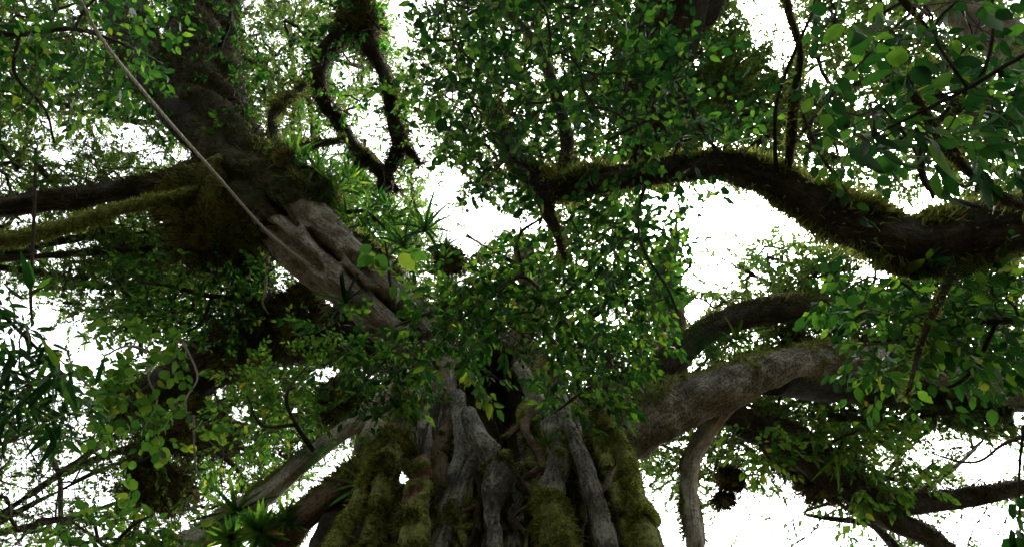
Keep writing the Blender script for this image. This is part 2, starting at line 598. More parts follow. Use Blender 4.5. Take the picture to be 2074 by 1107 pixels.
# openings in the canopy where the white sky shows (photograph pixels: x, y, rx, ry, strength)
HOLES = [(334, 55, 23, 23, 0.64), (517, 60, 23, 54, 0.42), (580, 10, 23, 18, 0.4), (505, 165, 20, 23, 0.4), (560, 125, 25, 40, 0.42), (627, 230, 27, 36, 0.46), 
         (690, 140, 29, 40, 0.83), (745, 250, 45, 63, 0.83), (672, 290, 36, 36, 0.74), (772, 325, 36, 50, 0.83), (15, 165, 19, 26, 0.55), (8, 345, 38, 38, 0.7), (100, 300, 38, 30, 0.44), 
         (265, 285, 40, 29, 0.85), (305, 320, 36, 22, 0.74), (375, 325, 25, 16, 0.74), (45, 455, 41, 22, 0.66), (130, 515, 53, 44, 0.7), (195, 590, 34, 36, 0.66), 
         (100, 617, 26, 21, 0.44), (806, 50, 14, 58, 0.83), (898, 385, 39, 57, 0.99), (945, 470, 57, 44, 0.99), (1055, 445, 41, 24, 0.9), (985, 455, 46, 31, 0.97), 
         (850, 300, 23, 54, 0.64), (929, 207, 20, 20, 0.74), (840, 235, 20, 22, 0.74), (1095, 150, 14, 13, 0.64), (1212, 109, 20, 13, 0.74), (1150, 445, 14, 13, 0.64), 
         (1554, 30, 51, 57, 0.97), (1590, 110, 22, 51, 0.9), (1417, 121, 13, 20, 0.74), (1655, 167, 29, 27, 0.69), (1857, 40, 22, 14, 0.64), (1463, 298, 40, 23, 0.74), 
         (1695, 308, 22, 18, 0.74), (1726, 177, 16, 14, 0.64), (1483, 455, 75, 53, 0.99), (1440, 546, 44, 26, 0.95), (1878, 420, 27, 22, 0.74), (1792, 430, 13, 9, 0.64), 
         (1775, 548, 45, 23, 0.74), (220, 919, 37, 29, 0.67), (174, 868, 26, 22, 0.57), (51, 905, 47, 27, 0.6), (179, 1000, 51, 42, 0.65), (50, 1010, 60, 51, 0.57), 
         (130, 950, 60, 31, 0.57), (358, 1062, 40, 22, 0.78), (502, 842, 23, 23, 0.74), (476, 909, 23, 29, 0.78), (456, 975, 23, 20, 0.78), (660, 755, 23, 14, 0.74), 
         (938, 550, 23, 20, 0.74), (1138, 678, 18, 20, 0.74), (1171, 704, 14, 16, 0.87), (1237, 648, 18, 18, 0.74), (672, 750, 20, 16, 0.64), (795, 700, 18, 9, 0.64), 
         (825, 950, 18, 32, 0.83), (1405, 632, 23, 32, 0.87), (1425, 571, 36, 23, 0.83), (1764, 571, 36, 18, 0.74), (1415, 735, 23, 27, 0.83), (1610, 786, 50, 20, 0.69), 
         (1712, 811, 32, 18, 0.64), (1523, 1030, 68, 50, 0.88), (1640, 1050, 76, 50, 0.85), (1740, 1080, 45, 36, 0.74), (1917, 905, 81, 38, 0.88), (2010, 940, 72, 45, 0.87), 
         (1994, 1055, 81, 50, 0.88), (1900, 1060, 54, 36, 0.74), (2045, 827, 32, 20, 0.78), (1300, 975, 22, 27, 0.74), (1520, 880, 20, 20, 0.64), (1470, 1060, 31, 43, 0.74), 
         (790, 380, 27, 18, 0.55), (20, 560, 17, 26, 0.36), (590, 120, 16, 22, 0.34), (300, 250, 27, 18, 0.64), (1530, 170, 18, 22, 0.46), (640, 330, 36, 23, 0.69), 
         (850, 130, 16, 22, 0.46)]
_H = np.array(HOLES)


def keep(P, power=1.0):
    """probability that foliage at world points P stays"""
    x, y, f = to_px(P)
    k = np.ones(len(P))
    jx = 28 * (vnoise(np.stack([x / 45, y / 45, np.zeros_like(x)], -1), 5) - .5)
    jy = 28 * (vnoise(np.stack([x / 45, y / 45, np.zeros_like(x)], -1), 6) - .5)
    for hx, hy, rx, ry, s in _H:
        q = ((x + jx - hx) / rx) ** 2 + ((y + jy - hy) / ry) ** 2
        k *= 1 - s * (1 - sstep(.55, 1.5, q))
    return k ** power


def prisms(A, B, ra, rb, sides=3):
    T = nrm(B - A)
    a = np.where(np.abs(T[:, 2:3]) < .9, np.array([[0, 0, 1.0]]), np.array([[1.0, 0, 0]]))
    N = nrm(np.cross(T, a))
    Bn = np.cross(T, N)
    n = len(A)
    rings = []
    for P, r in ((A, ra), (B, rb)):
        for k in range(sides):
            t = 2 * math.pi * k / sides
            rings.append(P + (N * math.cos(t) + Bn * math.sin(t)) * r[:, None])
    V = np.stack(rings, 1).reshape(-1, 3)
    o = np.arange(n)[:, None] * sides * 2
    Q = np.concatenate([o + np.array([[k, (k + 1) % sides, sides + (k + 1) % sides, sides + k]]) for k in range(sides)])
    return V, Q


def grow(skel, bases):
    """connect each base to the nearest node of the growing branch net; returns parent index per base node"""
    nodes = np.vstack([skel, bases])
    ns = len(skel)
    d = np.full(len(bases), 1e9)
    par = np.zeros(len(bases), int)
    for c in range(0, ns, 64):
        dd = np.linalg.norm(bases[:, None, :] - skel[None, c:c + 64, :], axis=2)
        j = dd.argmin(1)
        dm = dd[np.arange(len(bases)), j]
        b = dm < d
        d[b] = dm[b]
        par[b] = c + j[b]
    done = np.zeros(len(bases), bool)
    order = []
    for _ in range(len(bases)):
        q = np.where(done, 1e9, d)
        i = int(q.argmin())
        done[i] = True
        order.append(i)
        dd = np.linalg.norm(bases - bases[i], axis=1) * 1.02
        b = (dd < d) & ~done
        d[b] = dd[b]
        par[b] = ns + i
    cnt = np.ones(len(nodes))
    for i in reversed(order):
        cnt[par[i]] += cnt[ns + i]
    return nodes, par, cnt


def foliage(root, skel, bases, leaf='ovate', ll=(.09, .14), per=8, slen=.35, mat='leaf_mid', nobj=0, r0=.004, rmax=.03, hole=1.0, flat=.45,
            hang=.25, low=True, thin_twigs=False, twigmat='twig', dmin=None, name='foliage', ang=60, floor=0.0):
    bases = bases[rng.random(len(bases)) < np.maximum(keep(bases, hole * .6), floor * 2)]
    if len(bases) == 0:
        return
    nodes, par, cnt = grow(skel, bases)
    ns = len(skel)
    S = len(bases)
    pd = nrm(bases - nodes[par])
    D = nrm(pd * .8 + rng.normal(0, .6, (S, 3)) * np.array((1, 1, .5)) + np.array((0, 0, -hang)))
    # twigs: net edges bent at a jittered midpoint, then each spray's own stem
    A, Bp = nodes[par], bases
    mid = (A + Bp) * .5 + rng.normal(0, .10, (S, 3)) * np.linalg.norm(Bp - A, axis=1)[:, None]
    rp = np.minimum(r0 * np.sqrt(cnt[ns:]), rmax)
    ls = slen * rng.uniform(.6, 1.3, S)
    e1 = bases + D * (ls * .5)[:, None]
    e2 = bases + D * ls[:, None] + np.array((0, 0, -1.0)) * (ls * hang * .4)[:, None]
    z = np.full(S, r0 * .8)
    if thin_twigs:
        V, Q = prisms(np.vstack([A, bases]), np.vstack([Bp, e2]), np.concatenate([rp, z]), np.concatenate([rp, z * .5]))
    else:
        AA = np.vstack([A, mid, bases, e1])
        BB = np.vstack([mid, Bp, e1, e2])
        V, Q = prisms(AA, BB, np.concatenate([rp * 1.1, rp, np.minimum(rp, r0 * 1.2), z]), np.concatenate([rp, rp * .95, z, z * .4]))
    link('twigs', np_mesh('twigs', V, [Q], twigmat), root, 'stuff')
    # leaves
    L = per
    t = (np.arange(L)[None, :] + rng.uniform(.2, .9, (S, L))) / L
    t = .12 + .9 * t
    pos = bases[:, None, :] + D[:, None, :] * (t * ls[:, None])[..., None]
    pos[..., 2] -= hang * .4 * ls[:, None] * t * t
    up = np.array((0, 0, 1.0))
    sd = nrm(np.cross(D, up))
    sgn = np.where(np.arange(L) % 2 == 0, 1.0, -1.0)[None, :] * np.where(rng.random((S, 1)) < .5, 1, -1)
    if leaf in ('strap',):
        sgn = rng.uniform(-1, 1, (S, L))
    a = np.radians(ang) * (1.1 - .75 * t) * rng.uniform(.7, 1.2, (S, L))
    ax = D[:, None, :] * np.cos(a)[..., None] + sd[:, None, :] * (np.sin(a) * sgn)[..., None] + rng.normal(0, .22, (S, L, 3))
    ax[..., 2] -= hang * rng.uniform(.2, 1.3, (S, L))
    ax = nrm(ax)
    nn = up[None, None, :] + rng.normal(0, flat, (S, L, 3))
    nn = nrm(nn - ax * (nn * ax).sum(-1, keepdims=True))
    yy = np.cross(nn, ax)
    size = (ll[0] + (ll[1] - ll[0]) * rng.beta(1.3, 2.0, (S, L)) * 1.25) * rng.uniform(.75, 1.15, (S, 1)) * (1 - .35 * np.abs(t - .6))
    pos, ax, yy, nn, size = [v.reshape(-1, *v.shape[2:]) for v in (pos, ax, yy, nn, size)]
    k = rng.random(len(pos)) < np.maximum(keep(pos + ax * size[:, None] * .5, hole), floor * 2.2 * sstep(.35, .6, vnoise(pos * 1.3, 21))[:])
    x, y, f = to_px(pos)
    if dmin:
        k &= f > dmin
    pos, ax, yy, nn, size = pos[k], ax[k], yy[k], nn[k], size[k]
    pet = pos + ax * (size * .12)[:, None]
    V, Q = prisms(pos, pet, np.full(len(pos), r0 * .5), np.full(len(pos), r0 * .4)) if len(pos) and nobj else (None, None)
    if V is not None:
        link('petioles', np_mesh('petioles', V, [Q], twigmat), root, 'stuff')
        pos = pet
    if nobj:
        x, y, f = to_px(pos)
        vis = (x > -60) & (x < W0 + 60) & (y > -60) & (y < H0 + 60) & (f > .3)
        score = np.where(vis, size / np.maximum(f, .3), 0)
        od = np.argsort(-score)
        first, rest = od[:nobj], od[nobj:]
        bo = np.array(root.location)
        nv = len(LEAF[leaf])
        for i in first:
            o = bpy.data.objects.new('leaf', leaf_mesh(leaf, int(rng.integers(nv)), mat))
            COL.objects.link(o)
            o.parent = root
            s = size[i]
            M = np.eye(4)
            M[:3, 0], M[:3, 1], M[:3, 2] = ax[i] * s, yy[i] * s, nn[i] * s
            M[:3, 3] = pos[i] - bo
            o.matrix_local = Matrix(M.tolist())
    else:
        rest = np.arange(len(pos))
    if len(rest):
        if low:
            lv, tr, qd = LOW[leaf]
        else:
            lv, qd = LEAF[leaf][0]
            tr = np.zeros((0, 3), int)
        s = size[rest][:, None, None]
        V = pos[rest][:, None, :] + s * (lv[None, :, 0:1] * ax[rest][:, None, :] + lv[None, :, 1:2] * yy[rest][:, None, :] + lv[None, :, 2:3] * nn[rest][:, None, :])
        n = len(rest)
        o = (np.arange(n) * len(lv))[:, None, None]
        Fs = [(o + qd[None]).reshape(-1, 4)]
        if len(tr):
            Fs.append((o + tr[None]).reshape(-1, 3))
        me = np_mesh(name, V.reshape(-1, 3), Fs, mat, tint=np.repeat(rng.random(n), len(lv)))
        link(name, me, root, 'stuff')


def region(spec):
    """ellipses (cx, cy, rx, ry, d0, d1, n) -> world points"""
    out = []
    for cx, cy, rx, ry, d0, d1, n in spec:
        a = rng.uniform(0, 2 * math.pi, n)
        r = np.sqrt(rng.random(n))
        x, y = cx + rx * r * np.cos(a), cy + ry * r * np.sin(a)
        d = rng.uniform(d0, d1, n)
        out.append(np.stack([px(x[i], y[i], d[i]) for i in range(n)]))
    return np.vstack(out)


def along(pts, step=.25, world=False):
    if world:
        P = [p[0] for p in pts]
    else:
        P = [px(*p[:3]) for p in pts]
    return resample(P, np.ones(len(P)), step)[0]


# ------------------------------------------------------------------ setting: forest floor
def ground():
    n = 90
    g = np.linspace(-1, 1, n)
    g = np.sign(g) * (np.abs(g) ** 2.6) * 600
    X, Y = np.meshgrid(g, g)
    Z = .25 * (fbm(np.stack([X * .22, Y * .22, X * 0], -1), 3, 3) - .5) * np.exp(-(X ** 2 + Y ** 2) / 4e4)
    V = np.stack([X, Y, Z - .05], -1).reshape(-1, 3)
    i, j = np.meshgrid(np.arange(n - 1), np.arange(n - 1), indexing='ij')
    a = (i * n + j).ravel()
    Q = np.stack([a, a + 1, a + n + 1, a + n], -1)
    o = link('ground', np_mesh('ground', V, [Q], 'leaf_litter'))
    o['kind'] = 'structure'


ground()


# ------------------------------------------------------------------ unseen rest of the forest around and behind, added to block low sky light
def forest():
    n = 150000
    D = nrm(rng.normal(0, 1, (n, 3)))
    D[:, 2] = np.abs(D[:, 2])
    r = rng.uniform(17, 24, n)
    P = D * r[:, None] * np.array((1.15, 1.15, .95)) + np.array((0, 2, 0))
    low_ = rng.random(n) < .30
    aa = rng.uniform(0, 2 * math.pi, n)
    rr = rng.uniform(20, 30, n)
    P[low_] = np.stack([rr * np.cos(aa), 4 + rr * np.sin(aa), rng.uniform(0, 14, n)], -1)[low_]
    x, y, f = to_px(P)
    inside = (f > 0) & (x > -230) & (x < W0 + 230) & (y > -230) & (y < H0 + 170)
    P = P[~inside]
    P = P[vnoise(P * .55, 41) > .41 + .10 * ((np.abs(P[:, 0]) > 8) & (P[:, 2] > 3))]  # thinned at both sides so more light reaches limbs and trunk
    P = P[:60000]
    n = len(P)
    ax = nrm(rng.normal(0, 1, (n, 3)) * np.array((1, 1, .5)))
    nn = np.array((0, 0, .6)) + rng.normal(0, .6, (n, 3))
    nn = nrm(nn - ax * (nn * ax).sum(-1, keepdims=True))
    yy = np.cross(nn, ax)
    s = rng.uniform(.5, .9, n)[:, None, None]
    lv, tr, qd = LOW['dia']
    V = P[:, None, :] + s * (lv[None, :, 0:1] * ax[:, None, :] + lv[None, :, 1:2] * yy[:, None, :] + lv[None, :, 2:3] * nn[:, None, :])
    o = (np.arange(n) * len(lv))[:, None, None]
    me = np_mesh('forest', V.reshape(-1, 3), [(o + qd[None]).reshape(-1, 4)], 'leaf_far', tint=np.repeat(rng.random(n), len(lv)))
    f_ = link('forest', me)
    f_['kind'] = 'stuff'
    f_['label'] = 'unseen mass of forest foliage added all around to block low sky light'
    f_['category'] = 'foliage'


forest()

# ------------------------------------------------------------------ the strangler fig
TY = 7.3      # y of the trunk's middle
FIG = empty('strangler_fig', (0, TY, 0), 'giant strangler fig with a hollow trunk of fused mossy roots and spreading limbs', 'tree')


def rootline(pts, y0, y1=None, flare=1.35):
    """photograph pixels (x, y, w) on a vertical sheet y = y0.., carried on down to the ground. world points."""
    y1 = y1 or y0
    out = []
    n = len(pts)
    for k, (x, y, w) in enumerate(pts):
        Y = y0 + (y1 - y0) * k / max(1, n - 1)
        v = (553.5 - y) / FPX
        d = Y / (FW[1] + v * UP[1])
        out.append((px(x, y, d), w * .5 * d / FPX))
    p, r = out[-1]
    q, _ = out[-2]
    slope = (p - q) / max(.05, abs(q[2] - p[2]))
    for f in (.6, .3, .0):
        z = p[2] * f - .15
        k = (p[2] - z)
        pp = np.array((p[0] + slope[0] * k * .45, min(p[1] + slope[1] * k * .3, TY + 2) - k * .05, z))
        out.append((pp, r * (1 + (flare - 1) * (1 - f))))
    return out


# inner wall of the hollow trunk behind the roots, gap shade put into its colour
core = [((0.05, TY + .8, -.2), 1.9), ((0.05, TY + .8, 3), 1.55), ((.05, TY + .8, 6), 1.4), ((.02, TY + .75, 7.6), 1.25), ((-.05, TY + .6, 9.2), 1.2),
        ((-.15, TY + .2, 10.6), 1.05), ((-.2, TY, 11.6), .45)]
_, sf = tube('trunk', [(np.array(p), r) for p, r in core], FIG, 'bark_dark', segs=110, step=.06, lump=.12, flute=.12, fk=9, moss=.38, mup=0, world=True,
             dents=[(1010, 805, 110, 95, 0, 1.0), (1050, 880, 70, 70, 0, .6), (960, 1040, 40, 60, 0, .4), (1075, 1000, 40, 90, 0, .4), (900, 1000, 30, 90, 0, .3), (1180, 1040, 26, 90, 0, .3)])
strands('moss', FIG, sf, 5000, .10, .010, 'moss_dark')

RT_SPECS = [  # (pixel path, y, material, moss, mossy tuft count, flute)
    ([(835, 800, 52), (812, 850, 50), (794, 916, 58), (775, 975, 60), (762, 1040, 62), (752, 1110, 66)], 5.9, 'bark_brown', .62, 5200, .12),
    ([(800, 905, 24), (752, 955, 30), (722, 1020, 30), (698, 1080, 34), (672, 1120, 36)], 5.8, 'bark_brown', .85, 3600, 0),
    ([(905, 800, 34), (912, 850, 38), (892, 905, 40), (893, 960, 44), (900, 1030, 40), (885, 1110, 44)], 6.35, 'bark_brown', .30, 900, 0),
    ([(856, 925, 34), (858, 945, 62), (846, 990, 72), (838, 1050, 78), (832, 1112, 84)], 5.75, 'bark_red', .62, 5200, .1),
    ([(925, 800, 40), (930, 850, 38), (936, 905, 40), (926, 960, 46), (910, 1020, 40), (897, 1110, 46)], 6.2, 'bark_grey', .22, 500, 0),
    ([(950, 835, 40), (966, 880, 50), (994, 920, 62), (1012, 955, 76), (1004, 990, 70), (996, 1025, 42), (998, 1070, 36), (1004, 1112, 38)], 5.85, 'bark_grey', .16, 500, 0),
    ([(1010, 960, 60), (1030, 1000, 66), (1032, 1045, 50), (1042, 1110, 46)], 6.15, 'bark_grey', .30, 700, .1),
    ([(972, 915, 34), (950, 955, 36), (930, 1000, 34), (914, 1050, 38), (890, 1110, 46)], 6.1, 'bark_grey', .3, 700, 0),
    ([(1052, 740, 30), (1080, 795, 34), (1106, 835, 40), (1124, 885, 48), (1132, 935, 58), (1120, 985, 60), (1114, 1035, 68), (1134, 1112, 82)], 5.85, 'bark_grey', .42, 5000, 0),
    ([(1140, 830, 30), (1152, 870, 32), (1178, 930, 36), (1202, 1000, 40), (1218, 1060, 42), (1230, 1112, 46)], 5.75, 'bark_grey', .08, 150, 0),
    ([(1168, 830, 36), (1184, 880, 36), (1196, 950, 40), (1170, 1030, 46), (1150, 1112, 50)], 6.3, 'bark_brown', .40, 900, .15),
    ([(1215, 830, 26), (1234, 860, 20), (1254, 905, 23), (1276, 972, 26), (1294, 1040, 28), (1312, 1112, 32)], 5.6, 'bark_brown', .98, 5500, 0),
    ([(1195, 850, 40), (1212, 900, 46), (1232, 970, 50), (1254, 1040, 52), (1270, 1112, 56)], 6.2, 'bark_brown', .56, 3000, .2),
    ([(1255, 880, 30), (1278, 960, 34), (1300, 1040, 36), (1330, 1112, 40)], 6.5, 'bark_brown', .6, 1500, .1),
    ([(818, 985, 30), (812, 1010, 60), (804, 1060, 66), (794, 1112, 72)], 6.7, 'bark_dark', .45, 600, .15),
    ([(840, 975, 26), (832, 1010, 44), (822, 1060, 56), (814, 1112, 64)], 6.5, 'bark_dark', .45, 900, .15),
    ([(800, 900, 40), (778, 970, 70), (752, 1040, 90), (728, 1112, 110)], 7.1, 'bark_dark', .40, 900, .25),
    ([(735, 985, 26), (700, 1045, 60), (660, 1112, 90)], 7.6, 'bark_dark', .40, 900, .25),
    ([(1085, 900, 30), (1076, 960, 34), (1070, 1040, 44), (1080, 1112, 52)], 6.6, 'bark_brown', .5, 1200, .15),
]
ROOTSURF = []
for i, (pp, yy_, mt, ms, nst, fl) in enumerate(RT_SPECS):
    mfun = (lambda P, t: .18 + .75 * sstep(.23, .30, t)) if i == 8 else (lambda P, t: .40 + .40 * sstep(.06, .16, t)) if i == 3 else ms
    o, sf = tube('aerial_root', rootline([(x_, y_, w_ * (1.0 if i in (9, 11) else .60 if ms > .5 else .84)) for x_, y_, w_ in pp], yy_ + .0, yy_ - .12), FIG, mt, segs=28, step=.06, lump=.10, moss=mfun, mup=.15, flute=fl, fk=4, world=True, mthick=.035, rough=.12, ring=.03 if ms > .35 else .015, rfreq=8)
    ROOTSURF.append(sf)
    front = lambda N, M, S: (M + .03) * sstep(.3, .6, vnoise(S * 6, 3)) * (S[..., 2] > 4.2) * (N[..., 1] < .5)
    strands('moss', o, sf, int(nst * 1.2), .085, .0075, 'moss_strand' if i in (8, 11, 1) else 'moss_dark', f=front, grav=.5)
# thinner roots that wander between the thick ones
for k in range(56):
    x0 = rng.uniform(890, 1245)
    x1 = 1010 + (x0 - 1010) * 1.42 + rng.normal(0, 22)
    w0_ = rng.uniform(5, 17)
    yy_ = 5.85 + .6 * rng.random() + .5 * ((x0 - 1030) / 215) ** 2
    ytop = 950 if 915 < x0 < 1090 else 800
    ys = np.linspace(ytop, 1112, 6)
    pp = [(x0 + (x1 - x0) * t + rng.normal(0, 13), y_, w0_ * rng.uniform(.8, 1.25)) for t, y_ in zip(np.linspace(0, 1, 6), ys)]
    ms = rng.choice([.15, .4, .7])
    o, sf = tube('aerial_root', rootline(pp, yy_, yy_ - .1), FIG, ['bark_grey', 'bark_brown', 'bark_dark'][k % 3], segs=9, step=.08, lump=.2, moss=ms, mup=.1, world=True, mthick=.02, rough=.1, ring=.01, rfreq=8)
    strands('moss', o, sf, int(900 * ms), .05, .006, 'moss_strand' if k % 4 == 0 else 'moss_dark', f=lambda N, M, S: M * (S[..., 2] > 4.5) * (N[..., 1] < .3), grav=.5)
# small cross roots that knit the trunk together
for pp, yy_ in (([(918, 1048, 16), (950, 1030, 14), (985, 1010, 16)], 5.95), ([(900, 1080, 16), (940, 1072, 15), (990, 1068, 14)], 6.0),
                ([(1010, 1050, 18), (1050, 1045, 16), (1085, 1030, 18)], 6.1), ([(1020, 890, 10), (1050, 865, 12), (1072, 840, 10)], 6.4),
                ([(1040, 955, 22), (1075, 950, 22), (1110, 960, 26)], 6.15), ([(1205, 990, 16), (1225, 985, 14), (1240, 950, 14)], 5.95),
                ([(805, 930, 24), (835, 960, 20), (850, 990, 20)], 6.1), ([(700, 1107, 16), (760, 1095, 18), (830, 1080, 16)], 5.9)):
    w3 = rootline(pp, yy_)[:len(pp)]
    o, sf = tube('cross_root', w3, FIG, 'bark_brown', segs=14, step=.05, lump=.15, moss=.45, world=True, mthick=.03)
    strands('moss', o, sf, 300, .07, .007, 'moss_dark')

# --- limbs
LIMBS = {}


def limb(key, pts, mat, moss, nst, parent=FIG, name='limb', smat='moss_dark', slen=.12, segs=36, lump=.10, mup=.8, flute=.06, f=None, grav=.4, mthick=.06, swid=.009, step=.09, **kw):
    o, sf = tube(name, pts, parent, mat, segs=segs, step=step, lump=lump, moss=moss, mup=mup, flute=flute, mthick=mthick, **kw)
    if nst:
        strands('moss', o, sf, nst, slen, swid, smat, f=f, grav=grav)
    LIMBS[key] = (o, sf, pts)
    return o


limb('left', [(868, 960, 9.6, 60), (872, 870, 10.1, 84), (880, 790, 10.4, 104), (872, 725, 10.55, 112), (838, 675, 10.6, 118), (770, 610, 10.7, 128), (690, 535, 10.9, 140), (610, 462, 11.2, 140), (535, 385, 11.7, 132),
              (470, 310, 12.4, 125), (425, 210, 13.4, 120), (415, 90, 14.6, 115), (420, -60, 16, 110), (430, -200, 18, 90)],
     'bark_limb', lambda P, t: .40 + 1.05 * (1 - sstep(530, 650, to_px(P)[0])), 12000, segs=100, step=.05, flute=.2, fk=5, mup=.9, slen=.16, twist=.45, smat='moss_brown', rough=.08, ring=.012, rfreq=5,
     dents=[(655, 492, 50, 12, 42, .40), (805, 622, 70, 14, 38, .55), (715, 562, 34, 8, 44, .25), (590, 492, 90, 12, 40, .22), (570, 425, 46, 9, 42, .2), (740, 545, 60, 7, 42, .15), (870, 690, 50, 16, 45, .35)])
LO, LSF, _ = LIMBS['left']
strands('moss', LO, LSF, 5000, .11, .008, 'moss_strand', f=lambda N, M, S: M * (np.abs(N @ nrm(UP * .7 + RT * .7)) > .75) * (S[..., 2] < 13), grav=.3)
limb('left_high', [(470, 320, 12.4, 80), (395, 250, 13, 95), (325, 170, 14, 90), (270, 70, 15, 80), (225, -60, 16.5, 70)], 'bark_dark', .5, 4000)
limb('left_low_pale', [(840, 790, 10.4, 90), (760, 826, 10.0, 52), (680, 884, 9.8, 34), (612, 938, 9.7, 34), (560, 984, 9.6, 38), (500, 1030, 9.5, 48), (415, 1082, 9.4, 50),
                       (300, 1150, 9.4, 46), (150, 1240, 9.6, 40)], 'bark_pale', .26, 1500, mup=.9)
limb('left_tear', [(830, 800, 10.2, 80), (790, 840, 9.95, 62), (766, 870, 9.85, 66), (738, 895, 9.85, 40), (722, 915, 10, 16)], 'bark_pale', .18, 300, segs=28, step=.05)
limb('left_low_moss', [(830, 880, 9.6, 60), (760, 935, 9.5, 46), (715, 966, 9.4, 42), (676, 998, 9.3, 46), (636, 1030, 9.2, 52), (588, 1072, 9.1, 54), (545, 1130, 9, 56), (480, 1230, 9, 50)],
     'bark_brown', .60, 4200, mup=.5)
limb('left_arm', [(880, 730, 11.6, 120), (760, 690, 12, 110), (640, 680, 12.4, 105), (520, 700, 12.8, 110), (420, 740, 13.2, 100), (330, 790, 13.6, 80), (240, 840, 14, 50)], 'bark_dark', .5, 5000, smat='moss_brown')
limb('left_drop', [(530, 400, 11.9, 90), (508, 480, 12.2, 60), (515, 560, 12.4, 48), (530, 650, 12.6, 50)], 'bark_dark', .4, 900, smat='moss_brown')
limb('right', [(1100, 930, 9.9, 220), (1200, 890, 9.7, 170), (1270, 862, 9.55, 136), (1335, 836, 9.5, 112), (1450, 792, 9.5, 92), (1520, 762, 9.6, 76), (1600, 736, 9.8, 60), (1700, 724, 10.2, 60),
               (1850, 735, 10.8, 58), (1980, 775, 11.5, 54), (2140, 800, 12.2, 48), (2330, 800, 13, 26), (2500, 780, 14, 5)], 'bark_ring', .56, 11000, segs=100, step=.042, mup=.9, flute=.10, fk=3, ring=.035, rfreq=7, slen=.07)
limb('right_arch', [(1230, 830, 10.2, 80), (1330, 760, 10.4, 56), (1392, 705, 10.5, 44), (1440, 668, 10.6, 42), (1520, 636, 10.8, 48), (1600, 626, 11, 52), (1690, 632, 11.3, 48), (1850, 600, 12, 40)],
     'bark_dark', .45, 2200)
limb('right_riser', [(1260, 850, 10.6, 90), (1330, 760, 10.9, 70), (1362, 690, 11.1, 60), (1352, 620, 11.4, 60), (1345, 560, 11.9, 40), (1370, 480, 12.6, 18)], 'bark_brown', .4, 1600)
limb('right_drop', [(1490, 800, 9.7, 36), (1456, 848, 9.6, 28), (1425, 890, 9.5, 30), (1402, 935, 9.4, 32), (1398, 1000, 9.2, 28), (1404, 1060, 9, 32), (1410, 1130, 8.8, 38), (1412, 1400, 8.2, 60), (1410, 1900, 7.5, 80)],
     'bark_pale', .28, 900, segs=24, flute=.15, fk=4)
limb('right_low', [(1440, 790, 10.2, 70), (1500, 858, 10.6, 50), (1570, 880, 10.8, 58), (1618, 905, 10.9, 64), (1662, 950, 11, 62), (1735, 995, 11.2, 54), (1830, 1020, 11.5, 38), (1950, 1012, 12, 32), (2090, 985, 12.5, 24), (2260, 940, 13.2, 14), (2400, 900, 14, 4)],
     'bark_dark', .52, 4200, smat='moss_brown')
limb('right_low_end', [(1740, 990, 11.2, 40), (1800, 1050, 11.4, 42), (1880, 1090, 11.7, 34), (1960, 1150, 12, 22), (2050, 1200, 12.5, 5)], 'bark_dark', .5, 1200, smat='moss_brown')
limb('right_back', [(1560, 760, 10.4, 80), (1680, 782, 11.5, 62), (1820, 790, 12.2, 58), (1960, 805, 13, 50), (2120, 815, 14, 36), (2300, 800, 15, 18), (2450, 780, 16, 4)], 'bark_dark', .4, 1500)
limb('mid_riser', [(1140, 900, 9.9, 56), (1112, 830, 10.2, 52), (1076, 760, 10.5, 46), (1058, 690, 11, 46), (1075, 600, 11.8, 46), (1060, 500, 13, 40)], 'bark_brown', .45, 1600)

# ------------------------------------------------------------------ neighbouring trees whose crowns close the canopy
def vis_trunk(base, top, r, bend=(0, 0, 0)):
    base, top, bend = np.array(base, float), np.array(top, float), np.array(bend, float)
    return [(base + np.array((0, 0, -.2)), r * 1.5), (base + (top - base) * .12, r * 1.1), (base + (top - base) * .5 + bend, r * .85), (top, r * .5)]


CANOPY = [  # label, base (x, y), crown ellipses, tree trunk radius
    ('tall neighbour tree whose lacy crown fills the top corner above the rope', (-14, 1.5), [(80, 60, 330, 180, 14, 19, 430), (330, 180, 180, 150, 15, 19, 170), (-60, 250, 160, 200, 13, 17, 120)], .4),
    ('fine leaved tree behind the paired dark and mossy horizontal limbs', (-14, 9), [(160, 440, 300, 150, 13, 18, 420), (330, 560, 230, 110, 13, 17, 330)], .4),
    ('low sunlit tree with sparse twigs in the bottom corner beneath the bamboo sprays', (-12, 12), [(120, 960, 300, 190, 12, 17, 330), (420, 880, 220, 180, 13, 18, 360)], .35),
    ('airy tree whose small leaves frame the bright gap beside the forked dark limb', (-4, 20), [(620, 170, 210, 230, 16, 21, 640), (790, 420, 120, 110, 15, 19, 170)], .4),
    ('dark leaved tree overhead with a thick black trunk showing through the leaves', (3.5, -7), [(1150, 170, 330, 260, 12, 17, 620), (1400, 120, 170, 200, 12, 16, 220)], .45),
    ('tree with dense dark green crown behind the two upright bare stems', (14, 1), [(1780, 150, 330, 240, 12, 17, 620), (1500, 250, 160, 140, 13, 17, 150), (2040, 380, 120, 120, 12, 16, 90)], .4),
    ('broad dense tree filling the edge below the shaggy arching limb', (14, 8), [(1850, 640, 300, 170, 12, 16, 520), (1560, 640, 180, 150, 13, 17, 240), (1800, 830, 200, 45, 12, 14.5, 110), (1990, 840, 90, 30, 12, 14, 40)], .4),
    ('thin crowned tree with tangled bare twigs beneath the great ringed limb', (12, 14), [(1640, 930, 300, 150, 13, 18, 260), (1880, 980, 230, 150, 13, 18, 130), (1560, 800, 200, 80, 13, 17, 120)], .35),
    ('tree standing behind the fig whose leaves fill the gaps around its fork', (1.5, 17), [(1130, 620, 260, 200, 13, 18, 420), (740, 760, 230, 150, 14, 18, 300), (1360, 820, 170, 180, 13, 17, 200), (930, 560, 200, 110, 14, 18, 120)], .45),
]
